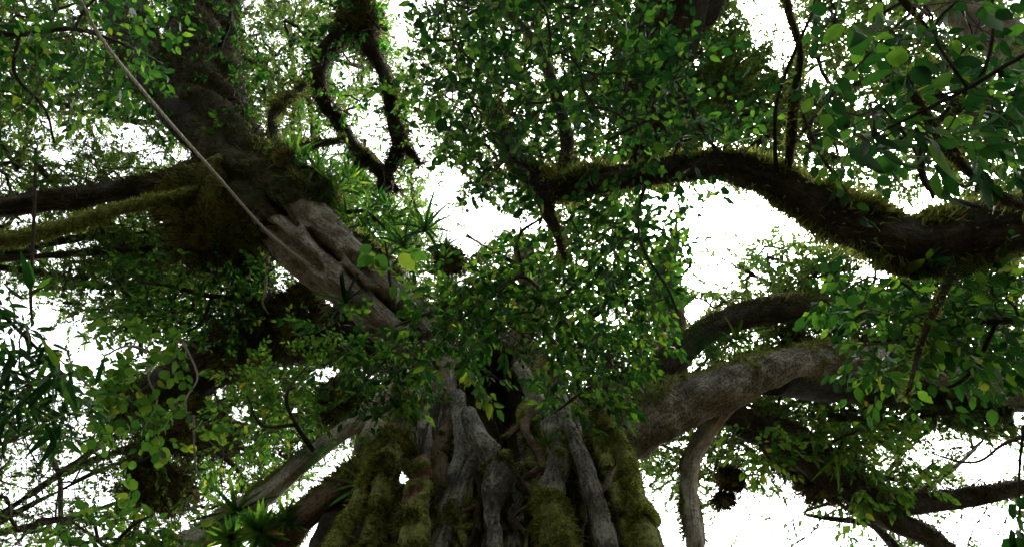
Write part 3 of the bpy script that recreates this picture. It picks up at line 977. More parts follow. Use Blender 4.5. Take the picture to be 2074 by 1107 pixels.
for k, (lab, bxy, ells, r) in enumerate(CANOPY):
    base = np.array((bxy[0], bxy[1], 0.0))
    T = empty('canopy_tree', base, lab, 'tree', 'neighbouring canopy trees')
    cx, cy_, _, _, d0, d1, _ = ells[0]
    hub = px(cx, cy_, (d0 + d1) / 2)
    side = np.array((hub[0] * 1.25, hub[1], hub[2] * .6)) if abs(bxy[0]) > 8 else np.array((bxy[0], bxy[1], hub[2] * .7))
    tp = [(base + np.array((0, 0, -.3)), r * 1.6), (base + np.array((0, 0, 1.5)), r * 1.05), ((base + side) * .5 + np.array((0, 0, .5)), r * .9), (side, r * .4), (hub, r * .10)]
    o, sf = tube('trunk', tp, T, 'bark_dark', segs=20, step=.25, moss=.45, world=True)
    sk = [along(tp, .4, True)[-26:]]
    # crown limbs reach from the trunk into each part of the crown
    for (ex, ey, rx, ry, e0, e1, n) in ells:
        for q in range(4):
            a = rng.uniform(0, 2 * math.pi)
            tgt = px(ex + rx * .75 * math.cos(a), ey + ry * .75 * math.sin(a), rng.uniform(e0, e1))
            st = side * .35 + hub * .65 if q % 2 else hub
            md = (st + tgt) * .5 + rng.normal(0, .5, 3)
            lp = [(st, r * .11), (md, r * .075), (tgt, r * .025)]
            tube('limb', lp, T, 'bark_dark', segs=9, step=.25, lump=.25, moss=.5, world=True)
            sk.append(along(lp, .4, True))
    B = region([(*e[:6], int(e[6] * 3.1)) for e in ells])
    foliage(T, np.vstack(sk), B, 'dia', (.06, .14), 26, .60, 'leaf_far', r0=.005, rmax=.045, hole=.75, hang=.12, flat=.55, thin_twigs=True, name='crown', floor=.12)

# ------------------------------------------------------------------ overhanging tree on the right: the shaggy arching limb
OB = np.array((7.5, 3.0, 0))
OT = empty('overhanging_tree', OB, 'near tree with a thick shaggy moss covered limb arching in from the edge', 'tree')
ARCH = [(2330, 440, 5.2, 190), (2200, 455, 5.3, 160), (2074, 462, 5.4, 125), (1960, 474, 5.5, 122), (1860, 494, 5.5, 106), (1750, 470, 5.5, 108), (1680, 432, 5.6, 92), (1610, 390, 5.7, 74), (1550, 362, 5.8, 64),
        (1470, 342, 5.9, 60), (1380, 346, 6, 56), (1290, 358, 6.1, 54), (1200, 375, 6.2, 52), (1130, 388, 6.3, 46), (1080, 360, 6.4, 38), (1050, 320, 6.5, 30), (1020, 270, 6.7, 22), (1000, 215, 7, 14)]
j0 = px(2330, 440, 5.2)
tube('trunk', [(OB + np.array((0, 0, -.3)), .5), (OB + np.array((0, 0, 1.2)), .36), ((OB + j0) * .5 + np.array((.5, 0, 0)), .34), (j0 + np.array((.25, 0, 0)), .33), (j0 + np.array((.9, -.5, 3)), .22), (j0 + np.array((1.2, -1, 7)), .1)],
     OT, 'bark_brown', segs=24, step=.12, moss=.5, world=True)
ARCH = [(x_, y_, d_, w_ * .76) for x_, y_, d_, w_ in ARCH]
limb('arch', ARCH, 'bark_dark', .52, 30000, parent=OT, smat='moss_backlit', slen=.095, mup=.9, segs=40, step=.06, mthick=.05, swid=.0065,  # black bark stands in for the shade on the limb's underside
     f=lambda N, M, S: (.1 + M) * (.04 + np.clip(np.abs(N @ UP), 0, 1) ** 4) * (.1 + sstep(.4, .62, vnoise(S * 3.2, 9))) * (1 + 1.5 * (S[..., 0] > 2.6)), grav=.25)
ST = [
    [(1575, 360, 5.75, 9), (1570, 300, 5.5, 8), (1575, 200, 5.2, 8), (1612, 100, 4.9, 7), (1640, 40, 4.8, 6), (1680, -40, 4.7, 6)],
    [(1598, 362, 5.75, 13), (1602, 290, 5.5, 11), (1608, 200, 5.2, 10), (1622, 110, 5, 9), (1600, 30, 4.9, 7), (1585, -40, 4.8, 6)],
    [(2090, 425, 4.6, 18), (2020, 395, 4.5, 15), (1955, 340, 4.4, 14), (1900, 270, 4.3, 13), (1845, 175, 4.3, 12), (1870, 140, 4.4, 10), (1960, 130, 4.6, 8)],
    [(2005, -40, 4.3, 8), (2012, 60, 4.3, 8), (1990, 150, 4.3, 8), (1940, 185, 4.3, 7), (1888, 195, 4.3, 6)],
    [(1985, 420, 5.1, 9), (1890, 390, 4.9, 8), (1868, 340, 4.8, 8), (1880, 280, 4.7, 7), (1930, 210, 4.6, 6)],
    [(1940, 530, 5.4, 13), (1915, 590, 5.2, 10), (1880, 660, 5.0, 9), (1855, 740, 4.9, 7), (1840, 800, 4.8, 5)],
    [(1310, 360, 6, 8), (1292, 440, 5.8, 8), (1305, 510, 5.6, 7), (1350, 580, 5.5, 6), (1375, 640, 5.4, 4)],
    [(1100, 390, 6.2, 34), (1112, 440, 6.2, 26), (1128, 470, 6.2, 16), (1135, 500, 6.2, 8), (1150, 530, 6.2, 4)],
    [(1480, 345, 5.8, 9), (1420, 260, 5.6, 9), (1390, 205, 5.5, 8), (1330, 235, 5.4, 7), (1230, 285, 5.4, 6)],
    [(1130, 380, 6.2, 22), (1150, 300, 6.4, 20), (1130, 200, 6.6, 16), (1085, 90, 6.8, 12), (1030, 20, 7, 8)],
    [(1600, 300, 5.5, 7), (1680, 200, 5.4, 7), (1760, 110, 5.3, 6), (1850, 20, 5.2, 5)],
    [(1720, 400, 5.5, 7), (1660, 310, 5.3, 6), (1625, 230, 5.2, 6)],
]
OSK = []
for k, s in enumerate(ST):
    o, sf = tube('branch', s, OT, 'twig' if False else 'bark_dark', segs=9, step=.06, lump=.2, moss=.5 if k in (1, 2, 5, 7, 9) else .2, mthick=.02, rough=.1)
    if k in (1, 2, 5, 7, 9):
        strands('moss', o, sf, 700, .06, .006, 'moss_strand', grav=.3)
    OSK.append(along(s, .15))
OSK.append(along(ARCH, .2))
foliage(OT, np.vstack(OSK), region([(1130, 130, 300, 180, 4.8, 7.4, 170), (1000, 60, 160, 110, 5, 7, 46), (1330, 240, 180, 150, 4.6, 6.8, 80), (1000, 300, 120, 90, 5, 7, 46), (1250, 450, 140, 70, 5.4, 7, 36)]),
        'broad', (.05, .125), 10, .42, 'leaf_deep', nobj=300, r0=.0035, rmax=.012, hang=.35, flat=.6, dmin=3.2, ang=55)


# more leafy things, each a plant of its own -----------------------------------------------------------------------------------
def plant(name, label, cat, group, branches, ells, **kw):
    b0 = branches[0][0]
    p0 = px(*b0[:3])
    rooted = name in ('understory_tree', 'sapling', 'bamboo_spray')      # these stand on the forest floor outside the view
    g0 = np.array((p0[0] * 1.06, p0[1], 0.0))
    root = empty(name, g0 if rooted else p0, label, cat, group)
    sk = []
    if rooted:
        r_ = b0[3] * .5 * b0[2] / FPX
        tube('trunk', [(g0 + np.array((0, 0, -.2)), r_ * 3), (g0 + np.array((0, 0, .5)), r_ * 2.2), (g0 * .5 + p0 * .5 + np.array((.05, .05, 0)), r_ * 1.6), (p0, r_ * 1.02)],
             root, 'bark_brown', segs=12, step=.12, lump=.15, moss=.4, world=True, mthick=.02)
    for b in branches:
        o, sf = tube('branch', b, root, kw.get('bmat', 'bark_dark'), segs=8, step=.06, lump=.2, moss=kw.get('bmoss', .15), mthick=.015, rough=.1)
        sk.append(along(b, .15))
    kw.pop('bmat', 0), kw.pop('bmoss', 0)
    foliage(root, np.vstack(sk), region(ells), **kw)
    return root


plant('climbing_shrub', 'leafy dark green climber hanging over the hollow of the fig trunk', 'shrub', None,
      [[(1180, 700, 8.6, 12), (1120, 620, 7.8, 10), (1060, 560, 7.2, 9), (990, 600, 6.8, 7), (930, 650, 6.6, 5)], [(1120, 620, 7.8, 9), (1180, 560, 7.2, 8), (1230, 500, 6.9, 6), (1260, 450, 6.7, 5)],
       [(1060, 560, 7.2, 8), (1050, 480, 7, 7), (1100, 440, 6.9, 5)]],
      [(1090, 560, 190, 110, 6.2, 8, 60), (1000, 650, 140, 70, 6.2, 7.8, 62), (930, 600, 90, 50, 6.8, 8, 20), (1230, 560, 130, 150, 6.4, 8.4, 70), (1330, 500, 80, 110, 6.8, 8.4, 34)],
      leaf='ovate', ll=(.07, .145), per=12, slen=.42, mat='leaf_mid', nobj=300, r0=.0035, rmax=.012, hang=.35, flat=.5)
plant('trailing_shrub', 'trailing green shrub draped on the fork above the pale torn limb', 'shrub', None,
      [[(880, 690, 9.3, 10), (830, 700, 8.4, 8), (780, 730, 8, 7), (740, 770, 7.8, 5)], [(830, 700, 8.4, 7), (800, 770, 8, 6), (790, 810, 7.8, 4)]],
      [(775, 745, 95, 70, 7.4, 8.8, 58), (790, 805, 55, 28, 7.4, 8.4, 18), (700, 660, 60, 40, 8, 9.2, 10), (860, 690, 60, 50, 7.4, 8.6, 24)],
      leaf='ovate', ll=(.07, .15), per=11, slen=.4, mat='leaf_mid', nobj=220, r0=.0035, rmax=.01, hang=.35, flat=.5)
plant('hanging_shrub', 'leafy shrub spilling over the top of the smooth grey root', 'shrub', None,
      [[(1250, 700, 9, 10), (1220, 760, 8.4, 8), (1170, 800, 8, 6), (1130, 830, 7.8, 4)], [(1220, 760, 8.4, 7), (1240, 820, 8, 5)]],
      [(1190, 765, 90, 70, 7.6, 8.8, 58), (1270, 700, 80, 70, 7.8, 9, 36)],
      leaf='ovate', ll=(.07, .145), per=11, slen=.4, mat='leaf_mid', nobj=240, r0=.0035, rmax=.01, hang=.35, flat=.5)
plant('twig_spray', 'single drooping twig of bright green leaves hanging before the dark hollow', 'branch', None,
      [[(925, 690, 7, 5), (950, 730, 6.6, 4), (1000, 760, 6.3, 4), (1040, 790, 6.2, 3)]],
      [(985, 755, 28, 34, 6.1, 6.4, 6), (1050, 790, 20, 22, 6.1, 6.3, 2)],
      leaf='ovate', ll=(.10, .15), per=5, slen=.22, mat='leaf_bright', nobj=60, r0=.003, rmax=.006, hang=.5, flat=.5, hole=.3)
plant('glossy_seedling', 'few big bright leaves sprouting from the upper edge of the pale limb', 'seedling', None,
      [[(800, 620, 9.6, 8), (790, 570, 9.0, 7), (785, 520, 8.4, 5), (780, 490, 8.2, 4)]],
      [(785, 500, 30, 16, 7.9, 8.3, 3), (790, 560, 26, 16, 8.2, 8.6, 2)],
      leaf='broad', ll=(.20, .27), per=3, slen=.16, mat='leaf_bright', nobj=20, r0=.004, rmax=.007, hang=.0, flat=.4, hole=.1)
plant('understory_tree', 'near leafy tree in dappled mid green below the shaggy arching limb', 'tree', None,
      [[(2160, 640, 5.5, 20), (2020, 650, 5.6, 14), (1900, 670, 5.8, 10), (1800, 690, 6, 6), (1740, 690, 6.2, 4)], [(2020, 650, 5.6, 10), (1960, 760, 5.6, 8), (1880, 800, 5.7, 5)],
       [(1900, 670, 5.8, 8), (1840, 580, 5.9, 6), (1760, 560, 6, 4)]],
      [(1900, 655, 170, 110, 5.2, 7, 105), (1800, 690, 65, 80, 5.6, 7, 24), (1740, 580, 90, 36, 5.8, 7, 22), (2010, 640, 90, 120, 5, 6.6, 30)],
      leaf='broad', ll=(.08, .17), per=9, slen=.45, mat='leaf_mid', nobj=300, r0=.0035, rmax=.012, hang=.35, flat=.5)
plant('understory_tree', 'near tree with very large hanging blades and moss dotted stems in the upper corner', 'tree', None,
      [[(2180, 60, 3.6, 14), (2060, 120, 3.7, 10), (1960, 180, 3.8, 8), (1860, 230, 3.9, 6), (1760, 280, 4, 4)], [(1960, 180, 3.8, 7), (1900, 90, 3.8, 5), (1880, 30, 3.8, 4)]],
      [(1830, 150, 200, 130, 3.8, 5.4, 34), (1990, 250, 80, 90, 3.8, 4.8, 12), (1700, 300, 90, 50, 4.4, 5.4, 10), (1930, 50, 140, 60, 3.6, 4.8, 16)],
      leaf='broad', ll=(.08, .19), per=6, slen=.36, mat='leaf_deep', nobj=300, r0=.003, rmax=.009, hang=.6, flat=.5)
plant('long_leaf_epiphyte', 'dark strap leaved plant dangling long blades above the shaggy limb', 'plant', None,
      [[(1890, 400, 5.3, 8), (1850, 300, 4.6, 6), (1790, 220, 4.3, 4)]],
      [(1740, 250, 60, 60, 4, 4.6, 7), (1850, 280, 50, 60, 4, 4.6, 6), (1930, 260, 30, 50, 4, 4.5, 4)],
      leaf='lance', ll=(.28, .46), per=2, slen=.15, mat='leaf_deep', nobj=60, r0=.004, rmax=.008, hang=1.6, flat=.7, hole=.3)
plant('understory_tree', 'top corner tree with yellow green young leaves crossing the rope', 'tree', None,
      [[(-80, 60, 7.5, 16), (40, 70, 7.8, 12), (150, 60, 8, 8), (250, 90, 8.4, 6), (330, 130, 9, 4)], [(40, 70, 7.8, 9), (30, 150, 7.8, 7), (90, 220, 8, 6), (110, 290, 8.2, 4)],
       [(150, 60, 8, 6), (180, 10, 8, 5), (240, -30, 8, 4)]],
      [(140, 70, 190, 100, 7.2, 9.6, 80), (280, 150, 80, 80, 8.6, 11, 22), (60, 210, 100, 80, 7.2, 9, 24)],
      leaf='ovate', ll=(.11, .19), per=7, slen=.45, mat='leaf_mid', nobj=260, r0=.0035, rmax=.012, hang=.3, flat=.5)
plant('round_leaf_epiphyte', 'trailing plant with round bright leaves on the dark brown root mass', 'plant', None,
      [[(430, 720, 12.4, 9), (370, 690, 11.4, 7), (320, 715, 10.6, 6), (260, 700, 10, 5), (210, 720, 9.6, 3)], [(330, 712, 10.6, 5), (300, 760, 10.2, 4), (318, 810, 10, 4), (290, 870, 9.8, 3)], [(370, 690, 11, 5), (400, 760, 10.4, 4), (376, 810, 10, 4), (385, 870, 9.8, 3)]],
      [(230, 740, 70, 60, 9.2, 10.2, 22), (320, 720, 60, 50, 9.4, 10.4, 14), (270, 850, 80, 60, 9.2, 10.2, 24), (390, 830, 40, 60, 9.4, 10.4, 10)],
      leaf='round', ll=(.13, .19), per=5, slen=.36, mat='leaf_bright', nobj=300, r0=.004, rmax=.01, hang=.3, flat=.35, hole=.6, bmat='twig_pale')
plant('bamboo_spray', 'arching bamboo with narrow dark leaf fans near the edge', 'bamboo', None,
      [[(-60, 560, 5.6, 10), (10, 640, 5.6, 8), (70, 700, 5.7, 6), (130, 760, 5.8, 4)], [(-60, 760, 5.6, 8), (30, 800, 5.7, 6), (110, 850, 5.8, 4)]],
      [(60, 720, 90, 70, 5.2, 6.2, 26), (90, 830, 90, 70, 5.2, 6.2, 26), (20, 640, 50, 50, 5.2, 6, 6)],
      leaf='lance', ll=(.20, .34), per=7, slen=.16, mat='leaf_deep', nobj=300, r0=.003, rmax=.007, hang=.35, flat=.6, ang=75)
plant('climbing_shrub', 'bright fine leaved shrub growing along the long pale low limb', 'shrub', None,
      [[(640, 920, 9.7, 10), (600, 860, 9.4, 8), (580, 800, 9.4, 6), (620, 740, 9.6, 4)], [(600, 860, 9.4, 8), (530, 860, 9.3, 6), (500, 800, 9.4, 4)]],
      [(550, 810, 120, 85, 9.6, 11, 130), (650, 720, 60, 60, 9.6, 10.8, 34), (480, 920, 60, 36, 9.8, 10.8, 24)],
      leaf='ovate', ll=(.09, .15), per=9, slen=.4, mat='leaf_bright', nobj=300, r0=.003, rmax=.01, hang=.2, flat=.5)
plant('sapling', 'pale sunlit sapling with rounded leaves in the bottom corner', 'sapling', None,
      [[(240, 1200, 8.4, 14), (230, 1120, 8.4, 10), (260, 1070, 8.4, 7), (310, 1040, 8.5, 4)], [(230, 1120, 8.4, 7), (180, 1080, 8.4, 5), (140, 1050, 8.5, 4)]],
      [(250, 1075, 130, 40, 8, 9, 40), (330, 1090, 60, 26, 8, 9, 14)],
      leaf='broad', ll=(.13, .19), per=7, slen=.38, mat='leaf_bright', nobj=200, r0=.0035, rmax=.01, hang=.2, flat=.4, hole=.5)
plant('climbing_shrub', 'fine leaved green creeper covering the black root mass beneath the twin limbs', 'shrub', None,
      [[(515, 600, 12.3, 12), (430, 600, 11.8, 10), (350, 580, 11.6, 8), (280, 570, 11.6, 5)], [(430, 600, 11.8, 8), (400, 660, 11.6, 6), (330, 680, 11.6, 4)]],
      [(370, 580, 150, 70, 11, 12.4, 120), (380, 660, 140, 40, 11, 12, 60), (560, 560, 60, 60, 11.4, 12.6, 26)],
      leaf='ovate', ll=(.10, .16), per=11, slen=.45, mat='leaf_mid', nobj=0, r0=.004, rmax=.012, hang=.25, flat=.5)
plant('climbing_shrub', 'slender leaved shrub clumped on the drooping limb under the ringed limb', 'shrub', None,
      [[(1520, 865, 10.6, 10), (1540, 900, 10.2, 8), (1560, 930, 10, 5)], [(1660, 950, 11, 9), (1680, 900, 10.6, 6), (1740, 870, 10.4, 4)]],
      [(1530, 910, 70, 40, 9.8, 10.8, 26), (1700, 880, 90, 40, 10, 11, 34), (1800, 950, 90, 60, 10.6, 11.6, 40), (1690, 1020, 80, 40, 10.4, 11.4, 24)],
      leaf='ovate', ll=(.12, .20), per=9, slen=.42, mat='leaf_bright', nobj=200, r0=.004, rmax=.012, hang=.3, flat=.6, hole=.7)
plant('climbing_shrub', 'dark fine leaved epiphyte thicket clothing the upper dark limb beside the rope', 'shrub', None,
      [[(430, 200, 13.2, 14), (370, 170, 13, 10), (320, 120, 13, 6)], [(430, 120, 14, 12), (460, 60, 13.6, 8), (470, 10, 13.6, 5)], [(430, 220, 13, 10), (480, 200, 12.6, 7), (500, 260, 12.4, 4)]],
      [(350, 130, 110, 120, 12.6, 14.4, 60), (470, 110, 50, 120, 12.6, 14.4, 40), (480, 260, 50, 70, 11.8, 12.8, 24), (300, 230, 70, 50, 12.4, 14, 30)],
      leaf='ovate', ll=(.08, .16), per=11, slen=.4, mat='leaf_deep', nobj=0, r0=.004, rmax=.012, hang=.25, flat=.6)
plant('climbing_shrub', 'plant thicket on the crest of the great limb against the white gap', 'shrub', None,
      [[(600, 380, 11.3, 10), (610, 340, 11.2, 8), (650, 350, 11.2, 5)], [(700, 430, 11, 10), (740, 430, 11, 8), (790, 470, 10.8, 5)], [(820, 520, 10.7, 10), (850, 500, 10.6, 6)]],
      [(590, 345, 60, 26, 11, 11.8, 40), (670, 385, 60, 26, 10.8, 11.6, 40), (760, 440, 60, 24, 10.6, 11.2, 36), (840, 500, 40, 30, 10.4, 11, 24)],
      leaf='lance', ll=(.14, .3), per=9, slen=.25, mat='leaf_mid', nobj=150, r0=.004, rmax=.01, hang=-.2, flat=.6, hole=.25)
plant('climbing_shrub', 'airy small leaved epiphyte on the forked black limb in the gap', 'shrub', None,
      [[(655, 115, 15.2, 8), (630, 150, 15, 6), (600, 170, 15, 4)], [(796, 220, 15, 8), (830, 250, 14.8, 5)], [(735, 20, 15.2, 8), (770, 60, 15, 5)]],
      [(640, 150, 50, 70, 14.6, 15.6, 40), (810, 240, 40, 80, 14.6, 15.4, 30), (730, 50, 70, 50, 14.8, 15.6, 40), (700, 260, 40, 60, 14.6, 15.4, 20)],
      leaf='ovate', ll=(.08, .18), per=12, slen=.5, mat='leaf_deep', nobj=0, r0=.005, rmax=.012, hang=.25, flat=.6, hole=.3)
plant('hanging_vine', 'string of round leaves dangling down the edge beside open sky', 'vine', None,
      [[(2075, 860, 4.4, 6), (2066, 930, 4.4, 5), (2064, 1000, 4.4, 5), (2066, 1080, 4.4, 4), (2060, 1150, 4.4, 3)]],
      [(2060, 985, 8, 20, 4.3, 4.5, 3), (2062, 1050, 8, 20, 4.3, 4.5, 3), (2066, 1090, 6, 20, 4.3, 4.5, 2)],
      leaf='round', ll=(.11, .16), per=4, slen=.14, mat='leaf_mid', nobj=40, r0=.003, rmax=.006, hang=.6, flat=.6, hole=.0)


# ------------------------------------------------------------------ rosettes, ferns, moss balls on the limbs
def rosette(name, label, cat, group, x, y, d, size, n=16, mat='leaf_mid', shape='strap', spread=1.0, lean=(0, 0, 1)):
    c = px(x, y, d)
    r = empty(name, c, label, cat, group)
    L = nrm(np.array(lean, float))
    a = np.array((1.0, 0, 0)) if abs(L[0]) < .8 else np.array((0, 1.0, 0))
    e1 = nrm(np.cross(L, a))
    e2 = np.cross(L, e1)
    for k in range(n):
        t = k * 2.399
        el = spread * (.25 + 1.0 * k / n)
        axd = nrm((e1 * math.cos(t) + e2 * math.sin(t)) * math.sin(el) + L * math.cos(el) + rng.normal(0, .08, 3))
        nn = nrm(L - axd * np.dot(L, axd) + rng.normal(0, .05, 3))
        nn = nrm(nn - axd * np.dot(nn, axd))
        yy = np.cross(nn, axd)
        s = size * rng.uniform(.7, 1.15)
        o = bpy.data.objects.new('leaf', leaf_mesh(shape, int(rng.integers(2)), mat))
        COL.objects.link(o)
        o.parent = r
        M = np.eye(4)
        M[:3, 0], M[:3, 1], M[:3, 2] = axd * s, yy * s, nn * s
        o.matrix_local = Matrix(M.tolist())
    return r


for x, y, d, s, n_, lab in ((470, 1090, 8.8, .36, 44, 'spiky yellow green tuft at the bottom edge under the long pale low limb'),
                            (530, 1075, 8.9, .40, 48, 'larger spiky yellow green tuft between the two low limbs'),
                            (580, 1050, 9.0, .28, 36, 'small spiky green tuft high between the two low limbs')):
    rosette('grass_tuft', lab, 'grass tuft', 'spiky tufts under the low limb', x, y, d, s, n=n_, mat='leaf_bright', shape='lance', spread=1.5, lean=tuple(-FW * .7 + UP * .4))


def frond_mesh(mat):
    key = ('frond', mat)
    if key in LEAF_MESH:
        return LEAF_MESH[key]
    V, T, Q = [], [], []
    n = 15
    zc = lambda x: .35 * x - .75 * x * x
    for i in range(n):
        x = .12 + .88 * i / n
        w = .2 * math.sin(math.pi * min(1, (x * .95 + .02)) ** .8) + .008
        h = .010
        for s in (-1, 1):
            b = len(V)
            V += [(x - h, 0, zc(x - h)), (x + h, 0, zc(x + h)), (x + h * 1.2 + w * .25, s * w * .6, zc(x) + .0), (x + w * .42, s * w, zc(x) - .02), (x - h * .9 + w * .2, s * w * .55, zc(x))]
            Q.append((b, b + 1, b + 2, b + 4) if s > 0 else (b + 1, b, b + 4, b + 2))
            T.append((b + 4, b + 2, b + 3) if s > 0 else (b + 2, b + 4, b + 3))
    b = len(V)
    for i in range(9):
        x = i / 8
        V += [(x, -.006 * (1 - x), zc(x) - .002), (x, .006 * (1 - x), zc(x) - .002)]
    for i in range(8):
        Q.append((b + 2 * i, b + 2 * i + 2, b + 2 * i + 3, b + 2 * i + 1))
    LEAF_MESH[key] = np_mesh('frond', np.array(V), [np.array(Q), np.array(T)], mat)
    return LEAF_MESH[key]


def fern(label, group, x, y, d, size, n=6, mat='leaf_mid', lean=(0, 0, 1), spread=1.1):
    c = px(x, y, d)
    r = empty('fern', c, label, 'fern', group)
    L = nrm(np.array(lean, float))
    a = np.array((1.0, 0, 0)) if abs(L[0]) < .8 else np.array((0, 1.0, 0))
    e1 = nrm(np.cross(L, a))
    e2 = np.cross(L, e1)
    for k in range(n):
        t = 2 * math.pi * k / n + rng.uniform(-.3, .3)
        el = spread * rng.uniform(.6, 1.1)
        axd = nrm((e1 * math.cos(t) + e2 * math.sin(t)) * math.sin(el) + L * math.cos(el))
        nn = nrm(L - axd * np.dot(L, axd))
        yy = np.cross(nn, axd)
        s = size * rng.uniform(.75, 1.15)
        o = bpy.data.objects.new('frond', frond_mesh(mat))
        COL.objects.link(o)
        o.parent = r
        M = np.eye(4)
        M[:3, 0], M[:3, 1], M[:3, 2] = axd * s, yy * s, nn * s
        o.matrix_local = Matrix(M.tolist())


DN = tuple(-FW * .5 + UP * .6)          # leaning up and towards the viewer's side
for x, y, d, s, mt, lab in (
        (862, 470, 10.4, .55, 'leaf_deep', 'spiky dark rosette silhouetted against the white gap beside the moss ball'),
        (905, 500, 10.6, .3, 'leaf_deep', 'small spiky rosette crowning the round moss ball'),
        (820, 500, 10.3, .45, 'leaf_mid', 'little rosette behind the big bright seedling leaves'),
        (740, 985, 8.9, .45, 'leaf_bright', 'bright strap leaved rosette where the mossy low limb meets the roots'),
        (480, 1040, 9.3, .55, 'leaf_mid', 'grassy tuft of straps on the end of the long pale low limb'),
        (700, 615, 10.2, .55, 'leaf_mid', 'grassy rosette with long blades below the pale limb near its moss fringe'),
        (1690, 930, 10.5, .5, 'leaf_mid', 'pale bladed rosette on the drooping dark limb'),
        (1490, 690, 10.4, .45, 'leaf_mid', 'narrow leaved rosette under the small dark arch'),
        (640, 350, 11.2, .5, 'leaf_deep', 'dark rosette in the plant cushion on top of the great limb'),
        (590, 330, 11.4, .55, 'leaf_deep', 'dark spiky rosette at the crest of the plant cushion by the fork'),
        (1470, 300, 6.0, .35, 'leaf_mid', 'upright grassy tuft on the crest of the shaggy arching limb'),
        (1370, 290, 6.0, .32, 'leaf_mid', 'grassy tuft further in along the arching limb, beside the big dark leaves'),
        (1210, 880, 8.0, .22, 'leaf_bright', 'tiny bright sprout on the mossy root near the smooth pole root'),
        (1110, 900, 7.9, .22, 'leaf_bright', 'tiny bright sprout on the thick grey root above its moss'),
        (838, 968, 7.7, .2, 'leaf_bright', 'thin bladed sprout beside the reddish root stub')):
    rosette('bromeliad', lab, 'bromeliad', 'rosettes perched on limbs and roots', x, y, d, s, n=15, mat=mt, lean=DN)
for x, y, d, s, mt, lab in (
        (640, 930, 9.5, .45, 'leaf_mid', 'fern with neat fronds on the pale low limb'),
        (560, 400, 11.0, .6, 'leaf_mid', 'dark fern on the upper edge of the pale limb below the cushion'),
        (680, 390, 11.0, .55, 'leaf_mid', 'fern drooping over the mossy ridge of the great limb'),
        (480, 390, 11.4, .5, 'leaf_mid', 'fern hanging at the fork beside the rope'),
        (1415, 720, 10, .55, 'leaf_mid', 'fern fronds lit against the sky gap under the small dark arch'),
        (1840, 890, 10.4, .5, 'leaf_bright', 'fern at the twig tips against the open sky'),
        (1950, 590, 5.2, .4, 'leaf_mid', 'fern fronds just below the shaggy limb among the leaves'),
        (1540, 560, 10.5, .6, 'leaf_mid', 'fern in the foliage above the small dark arch'),
        (1290, 800, 9.2, .4, 'leaf_mid', 'small fern in the crook of the ringed limb'),
        (850, 640, 10, .4, 'leaf_mid', 'slim fern on the lower pale limb by the hollow')):
    fern(lab, 'ferns perched on limbs', x, y, d, s, n=7, mat=mt, lean=DN)


def clump(name, label, cat, group, x, y, d, r, mat='bark_brown', smat='moss_brown', n=900, squash=(1, 1, .9), sl=.12):
    """lumpy ball of moss and roots with bristling strands"""
    c = px(x, y, d)
    root = empty(name, c, label, cat, group)
    pts = [(c + np.array((0, 0, -r * squash[2])), r * .15), (c + np.array((0, 0, -r * .6 * squash[2])), r * .8), (c, r), (c + np.array((0, 0, r * .6 * squash[2])), r * .75), (c + np.array((0, 0, r * squash[2])), r * .12)]
    o, sf = tube('moss_cushion', pts, root, mat, segs=32, step=r * .12, lump=.95, lf=3.4, moss=.75, mup=0, world=True, rough=.35)
    strands('moss', root, sf, n, sl * 1.3 if r < .25 else .27, .008, smat, grav=.5)
    return root


for x, y, d, r, sm, n, lab in (
        (905, 528, 10.6, .17, 'moss_brown', 700, 'round brown moss ball beside the spiky rosette against white sky'),
        (440, 455, 12.0, .75, 'moss_brown', 3200, 'huge black mass of roots and moss hanging under the fork'),
        (395, 430, 12.0, .5, 'moss_brown', 1800, 'dark moss lump where the twin horizontal limbs meet the tree'),
        (575, 362, 11.6, .42, 'moss_brown', 2200, 'cushion of moss and plants on top of the great limb by the fork'),
        (650, 408, 11.3, .32, 'moss_dark', 1800, 'mossy ridge cushion behind the pale limb'),
        (300, 945, 13, .30, 'moss_brown', 1400, 'dark round ants nest like clump in the twigs against the sky'),
        (390, 860, 12.6, .55, 'moss_brown', 2600, 'hanging curtain of brown roots and moss behind the round leaves'),
        (330, 980, 13, .45, 'moss_brown', 2400, 'loose brown moss tangle glowing at the lower edge'),
        (1482, 965, 11.0, .17, 'moss_brown', 1300, 'shaggy brown moss bundle hanging by the pale drooping root'),
        (1466, 1010, 11.0, .10, 'moss_brown', 600, 'small beard of brown moss below the shaggy bundle'),
        (1600, 915, 11.3, .3, 'moss_brown', 1500, 'dark lump under the bend of the drooping limb'),
        (1660, 965, 11.3, .36, 'moss_brown', 1800, 'rusty moss mass further down the drooping limb'),
        (730, 45, 15.5, .42, 'moss_brown', 1500, 'brown moss bunch at the fork of the black limb above the gap'),
        (700, 810, 10.6, .42, 'moss_brown', 1800, 'black mossy stump above the pale torn limb'),
        (600, 640, 12, .5, 'moss_brown', 2400, 'dark brown root mat on the back limb below the pale limb'),
        (490, 700, 12.4, .55, 'moss_brown', 2400, 'dark root mat between the fine creeper and the round leaves'),
        (790, 870, 6.6, .01, 'moss_dark', 10, '')):
    if lab:
        clump('moss_clump', lab, 'moss', 'moss clumps', x, y, d, r, smat=sm, n=n)

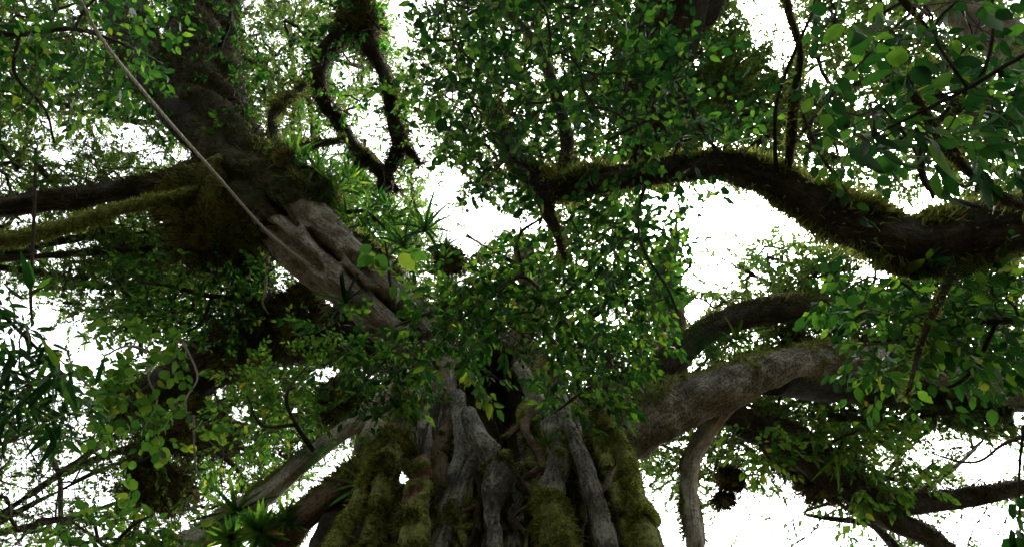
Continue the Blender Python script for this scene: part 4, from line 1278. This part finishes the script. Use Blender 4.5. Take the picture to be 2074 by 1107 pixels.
# ------------------------------------------------------------------ dark forked limb over the gap, twin horizontal limbs, rope, lianas
FB = np.array((-4.5, -3.0, 0))
FT = empty('forked_tree', FB, 'tree whose black mossy forked limb dangles into the bright gap', 'tree')
h0 = px(745, -160, 16)
tube('trunk', [(FB + np.array((0, 0, -.3)), .55), (FB + np.array((0, 0, 2)), .4), (FB + np.array((.3, .2, 9)), .36), (np.array((-3.9, -1.5, 15)), .34), (h0, .5)], FT, 'bark_dark', segs=20, step=.2, moss=.4, world=True)
FK = [[(745, -160, 16, 86), (735, -40, 15.6, 88), (722, 30, 15.5, 84), (690, 72, 15.4, 62), (658, 112, 15.3, 52), (646, 180, 15.2, 42), (680, 242, 15.1, 36), (728, 308, 15, 32), (770, 350, 15, 22), (805, 390, 15, 9)],
      [(726, 20, 15.5, 70), (748, 90, 15.3, 54), (782, 165, 15.2, 40), (796, 225, 15.1, 36), (808, 285, 15, 36), (832, 312, 15, 18), (850, 335, 15, 8)],
      [(806, 280, 15, 24), (800, 320, 15, 20), (780, 355, 15, 15), (776, 385, 15, 7)],
      [(530, 335, 12.2, 26), (553, 285, 12.6, 22), (548, 238, 12.8, 18), (590, 196, 13.2, 15), (618, 170, 13.5, 10)],
      [(548, 290, 12.6, 14), (600, 300, 13, 14), (650, 292, 13.2, 15), (700, 285, 13.5, 9)],
      [(735, 370, 14.6, 8), (720, 345, 14.8, 8), (745, 310, 15, 8)]]
for k, s in enumerate(FK):
    s = [(x_, y_, d_, w_ * (.52 if y_ > 60 else .72)) for x_, y_, d_, w_ in s]
    o, sf = tube('limb' if k < 3 else 'branch', s, FT if k not in (3, 4) else FIG, 'bark_dark', segs=14, step=.1, lump=.25, moss=.6, mthick=.06, rough=.15)
    strands('moss', o, sf, 2200 if k < 3 else 700, .20, .010, 'moss_dark' if k > 2 else 'moss_brown', grav=.2)

DT = empty('dark_trunk_tree', (2.2, -4.5, 0), 'tree with a thick black trunk leaning overhead behind big dark leaves', 'tree')
dp = [(1300, 330, 12.5, 70), (1318, 230, 12.2, 105), (1338, 120, 12, 120), (1362, 20, 12, 130), (1385, -90, 12, 130)]
e_ = px(*dp[-1][:3])
dw = [(px(x, y, d), w * .5 * d / FPX) for x, y, d, w in dp] + [(np.array((2.9, -1.2, 10.5)), .55), (np.array((2.5, -3.6, 6)), .55), (np.array((2.2, -4.5, 2)), .6), (np.array((2.2, -4.5, -.3)), .9)]
o, sf = tube('trunk', dw, DT, 'bark_dark', segs=28, step=.1, moss=.45, world=True, lump=.2)
strands('moss', o, sf, 2500, .15, .01, 'moss_brown')
o, sf = tube('limb', [(1355, 60, 12, 60), (1400, 40, 12, 70), (1432, 15, 12.2, 60), (1450, -60, 12.6, 50)], DT, 'bark_dark', segs=20, moss=.5)
strands('moss', o, sf, 900, .14, .01, 'moss_brown')

HT = empty('side_tree', (-10.5, 6.5, 0), 'tree at the edge sending a dark limb and a mossy thin limb to the fig', 'tree')
hl = px(-160, 425, 11)
tube('trunk', [(np.array((-10.5, 6.5, -.3)), .5), (np.array((-10.5, 6.4, 3)), .36), (np.array((-10.6, 6, 8)), .32), (hl + np.array((-.9, 0, .2)), .28), (hl + np.array((-1.3, -.3, 4)), .15)], HT, 'bark_dark', segs=18, step=.2, moss=.4, world=True)
h2 = [(np.array((-10.6, 5.9, 8.6)), .22), (hl, .22)]
for k, (s, mt, ms, nst, sm) in enumerate((([(-300, 435, 11, 36), (-20, 416, 11.3, 26), (100, 402, 11.5, 32), (230, 388, 11.7, 35), (330, 372, 11.9, 42), (420, 352, 12.1, 70), (470, 340, 12.3, 60)], 'bark_dark', .6, 4200, 'moss_brown'),
                                          ([(-300, 560, 9, 30), (-20, 494, 9.4, 22), (100, 468, 9.8, 20), (220, 430, 10.4, 17), (330, 402, 11, 14), (430, 380, 11.6, 15)], 'bark_brown', .9, 6000, 'moss_strand'),
                                          ([(-20, 432, 11.4, 16), (60, 425, 11.5, 18), (140, 412, 11.6, 16), (220, 395, 11.7, 8)], 'bark_dark', .6, 900, 'moss_brown'))):
    o, sf = tube('limb', s, HT, mt, segs=18, step=.07, lump=.16, moss=ms, mthick=.035, rough=.12)
    strands('moss', o, sf, nst, .08, .008, sm, grav=.3)

# rope
ROPE = [(60, -180, 5.2, 9), (165, 5, 5.8, 8.5), (215, 92, 6.2, 9), (330, 232, 7.3, 9), (430, 345, 8.4, 8.5), (530, 458, 9.5, 8), (590, 510, 10.1, 7.5), (628, 536, 10.35, 6)]
rp, rr_ = resample([px(*p[:3]) for p in ROPE], [p[3] * .39 * p[2] / FPX for p in ROPE], .03)
rp = np.vstack([[rp[0] + (rp[0] - rp[4]) * k * 8 for k in range(12, 0, -1)], rp])
rr_ = np.concatenate([np.full(12, rr_[0]), rr_])
Tn, Nn, Bn = frames(rp)
RO = empty('rope', rp[-1], 'pale taut rope running from the great limb up past the top corner', 'rope')
Lr = np.concatenate([[0], np.cumsum(np.linalg.norm(np.diff(rp, axis=0), axis=1))])
for s in range(3):
    ph = Lr * 22 + s * 2.094
    c = rp + (Nn * np.cos(ph)[:, None] + Bn * np.sin(ph)[:, None]) * (rr_ * .45)[:, None]
    V, Q = prisms(c[:-1], c[1:], rr_[:-1] * .6, rr_[1:] * .6, 6)
    link('rope_strand', np_mesh('rope_strand', V, [Q], 'rope_fibre'), RO)

# lianas and bare hanging roots
LI = [
    ('thin dark liana hanging straight near the edge across both horizontal limbs', [(72, 300, 9, 6), (70, 400, 8.8, 6), (66, 500, 8.6, 7), (62, 600, 8.4, 6), (66, 660, 8.3, 4)], 'twig'),
    ('pale forked dead twig dangling below the pale limb', [(540, 540, 11, 4), (538, 590, 10.8, 5), (532, 615, 10.8, 4), (545, 635, 10.8, 3)], 'twig_pale'),
    ('thin liana drooping into the hollow from the leafy twig', [(930, 690, 7.2, 4), (965, 790, 7.4, 4), (1000, 850, 7.6, 4), (1015, 900, 7.8, 4), (1025, 930, 7.9, 3)], 'twig'),
    ('second thin liana beside it inside the hollow', [(975, 790, 7.6, 3), (985, 830, 7.7, 3), (1010, 870, 7.8, 3)], 'twig'),
    ('straight bare root dangling among the round leaves', [(392, 840, 10.2, 4), (394, 920, 10, 4), (400, 960, 10, 3)], 'twig_pale'),
    ('dark liana hanging against the small sky gaps above the pale low limb', [(455, 830, 11, 6), (452, 880, 11, 7), (448, 950, 11, 6), (450, 990, 11, 3)], 'twig'),
    ('slanting dead branch crossing the small sky gaps above the pale low limb', [(400, 880, 11.5, 14), (450, 920, 11.6, 10), (490, 960, 11.6, 7), (500, 970, 11.6, 4)], 'bark_dark'),
    ('looping mossy twig over the fork of the fig', [(1130, 700, 8.6, 7), (1080, 640, 8.0, 8), (1040, 620, 7.9, 11), (990, 640, 7.8, 10), (975, 670, 7.8, 5)], 'bark_brown'),
    ('crooked dark twig in front of the lower pale limb', [(960, 580, 7.6, 8), (900, 620, 7.8, 6), (850, 640, 8, 6), (800, 660, 8.2, 4)], 'twig'),
    ('bare crooked branch with open twigs against sky in the lower corner', [(2080, 880, 8, 8), (2030, 900, 8, 7), (1990, 930, 8, 6), (1950, 935, 8, 5), (1880, 915, 8, 3)], 'twig'),
]
for lab, pts, mt in LI:
    root = empty('liana', px(*pts[0][:3]), lab, 'liana')
    tube('stem', pts, root, mt, segs=7, step=.05, lump=.3, rough=.1)


def tangle(name, label, starts, mat='twig', depth=4, seed=1, ln=.9, w=.018, parent=None):
    """bare branching twigs drawn as one spreading dead branch"""
    R_ = random.Random(seed)
    A, B, ra, rb = [], [], [], []

    def rec(p, d, l, r, lev):
        q = p
        k = 4
        for i in range(k):
            d = nrm(d + np.array([R_.gauss(0, .28) for _ in range(3)]))
            n = q + d * l / k
            A.append(q), B.append(n), ra.append(r * (1 - .5 * i / k)), rb.append(r * (1 - .5 * (i + 1) / k))
            if lev and i:
                rec(n, nrm(d + np.array([R_.gauss(0, .75) for _ in range(3)])), l * R_.uniform(.45, .75), r * .72, lev - 1)
            q = n

    for (x, y, d, tx, ty, td) in starts:
        p, t = px(x, y, d), px(tx, ty, td)
        rec(p, nrm(t - p), float(np.linalg.norm(t - p)), w, depth - 1)
    root = empty(name, px(*starts[0][:3]), label, 'branch', None)
    V, Q = prisms(np.array(A), np.array(B), np.array(ra), np.array(rb), 3)
    link('twigs', np_mesh('twigs', V, [Q], mat), root, 'stuff')


tangle('bare_branch', 'tangle of bare grey twigs against white sky at the bottom edge', [(1540, 1180, 12, 1600, 980, 12), (1660, 1180, 12, 1560, 1010, 12.5), (1800, 1180, 12, 1720, 1030, 12), (1700, 1180, 12, 1690, 1020, 12)], seed=3, depth=4, w=.019)
tangle('bare_branch', 'bare twigs spreading in the white sky patch of the lower corner', [(2140, 1000, 12, 1930, 1060, 12), (1960, 1180, 12, 1930, 1020, 12), (2120, 880, 12, 1900, 890, 12), (1840, 1000, 12, 1900, 900, 12)], seed=8, depth=4, w=.019)
tangle('bare_branch', 'fine bare twigs crossing the large sky patch under the arching limb', [(1390, 560, 12, 1500, 440, 12.5), (1410, 400, 12.5, 1530, 460, 12.6), (1400, 500, 12, 1470, 400, 12)], seed=5, depth=4, w=.012)
tangle('bare_branch', 'bare dark twigs in the white corner beneath the bamboo', [(-60, 1060, 9, 110, 910, 9), (-40, 1180, 9, 80, 1000, 9), (40, 800, 10, 90, 980, 10), (-60, 960, 9, 140, 1000, 9)], seed=11, depth=4, w=.013)
tangle('bare_branch', 'dead twigs fanning out above the twin horizontal limbs', [(330, 345, 11.8, 210, 270, 11.5), (300, 365, 11.8, 170, 320, 11.5), (380, 345, 12, 300, 260, 12)], seed=13, depth=4, w=.015)
tangle('bare_branch', 'fine twigs hanging in the bright gap near the forked black limb', [(690, 330, 15, 620, 380, 15), (620, 260, 14, 560, 330, 14), (730, 300, 15, 690, 370, 15), (800, 300, 15, 760, 420, 15), (660, 200, 15, 740, 260, 15)], seed=17, depth=4, w=.018)
tangle('bare_branch', 'wiry twigs reaching into the central white gap', [(830, 320, 15, 930, 400, 15), (1010, 520, 14, 930, 440, 14), (1100, 430, 14, 1000, 470, 14)], seed=23, depth=4, w=.012)
tangle('bare_branch', 'wiry twigs lacing the white gap above the two upright stems', [(1700, 60, 10, 1560, 40, 10), (1480, 120, 11, 1600, 20, 11)], seed=29, depth=4, w=.010)

print('polys', sum(len(m.polygons) for m in bpy.data.meshes), 'objects', len(bpy.data.objects))
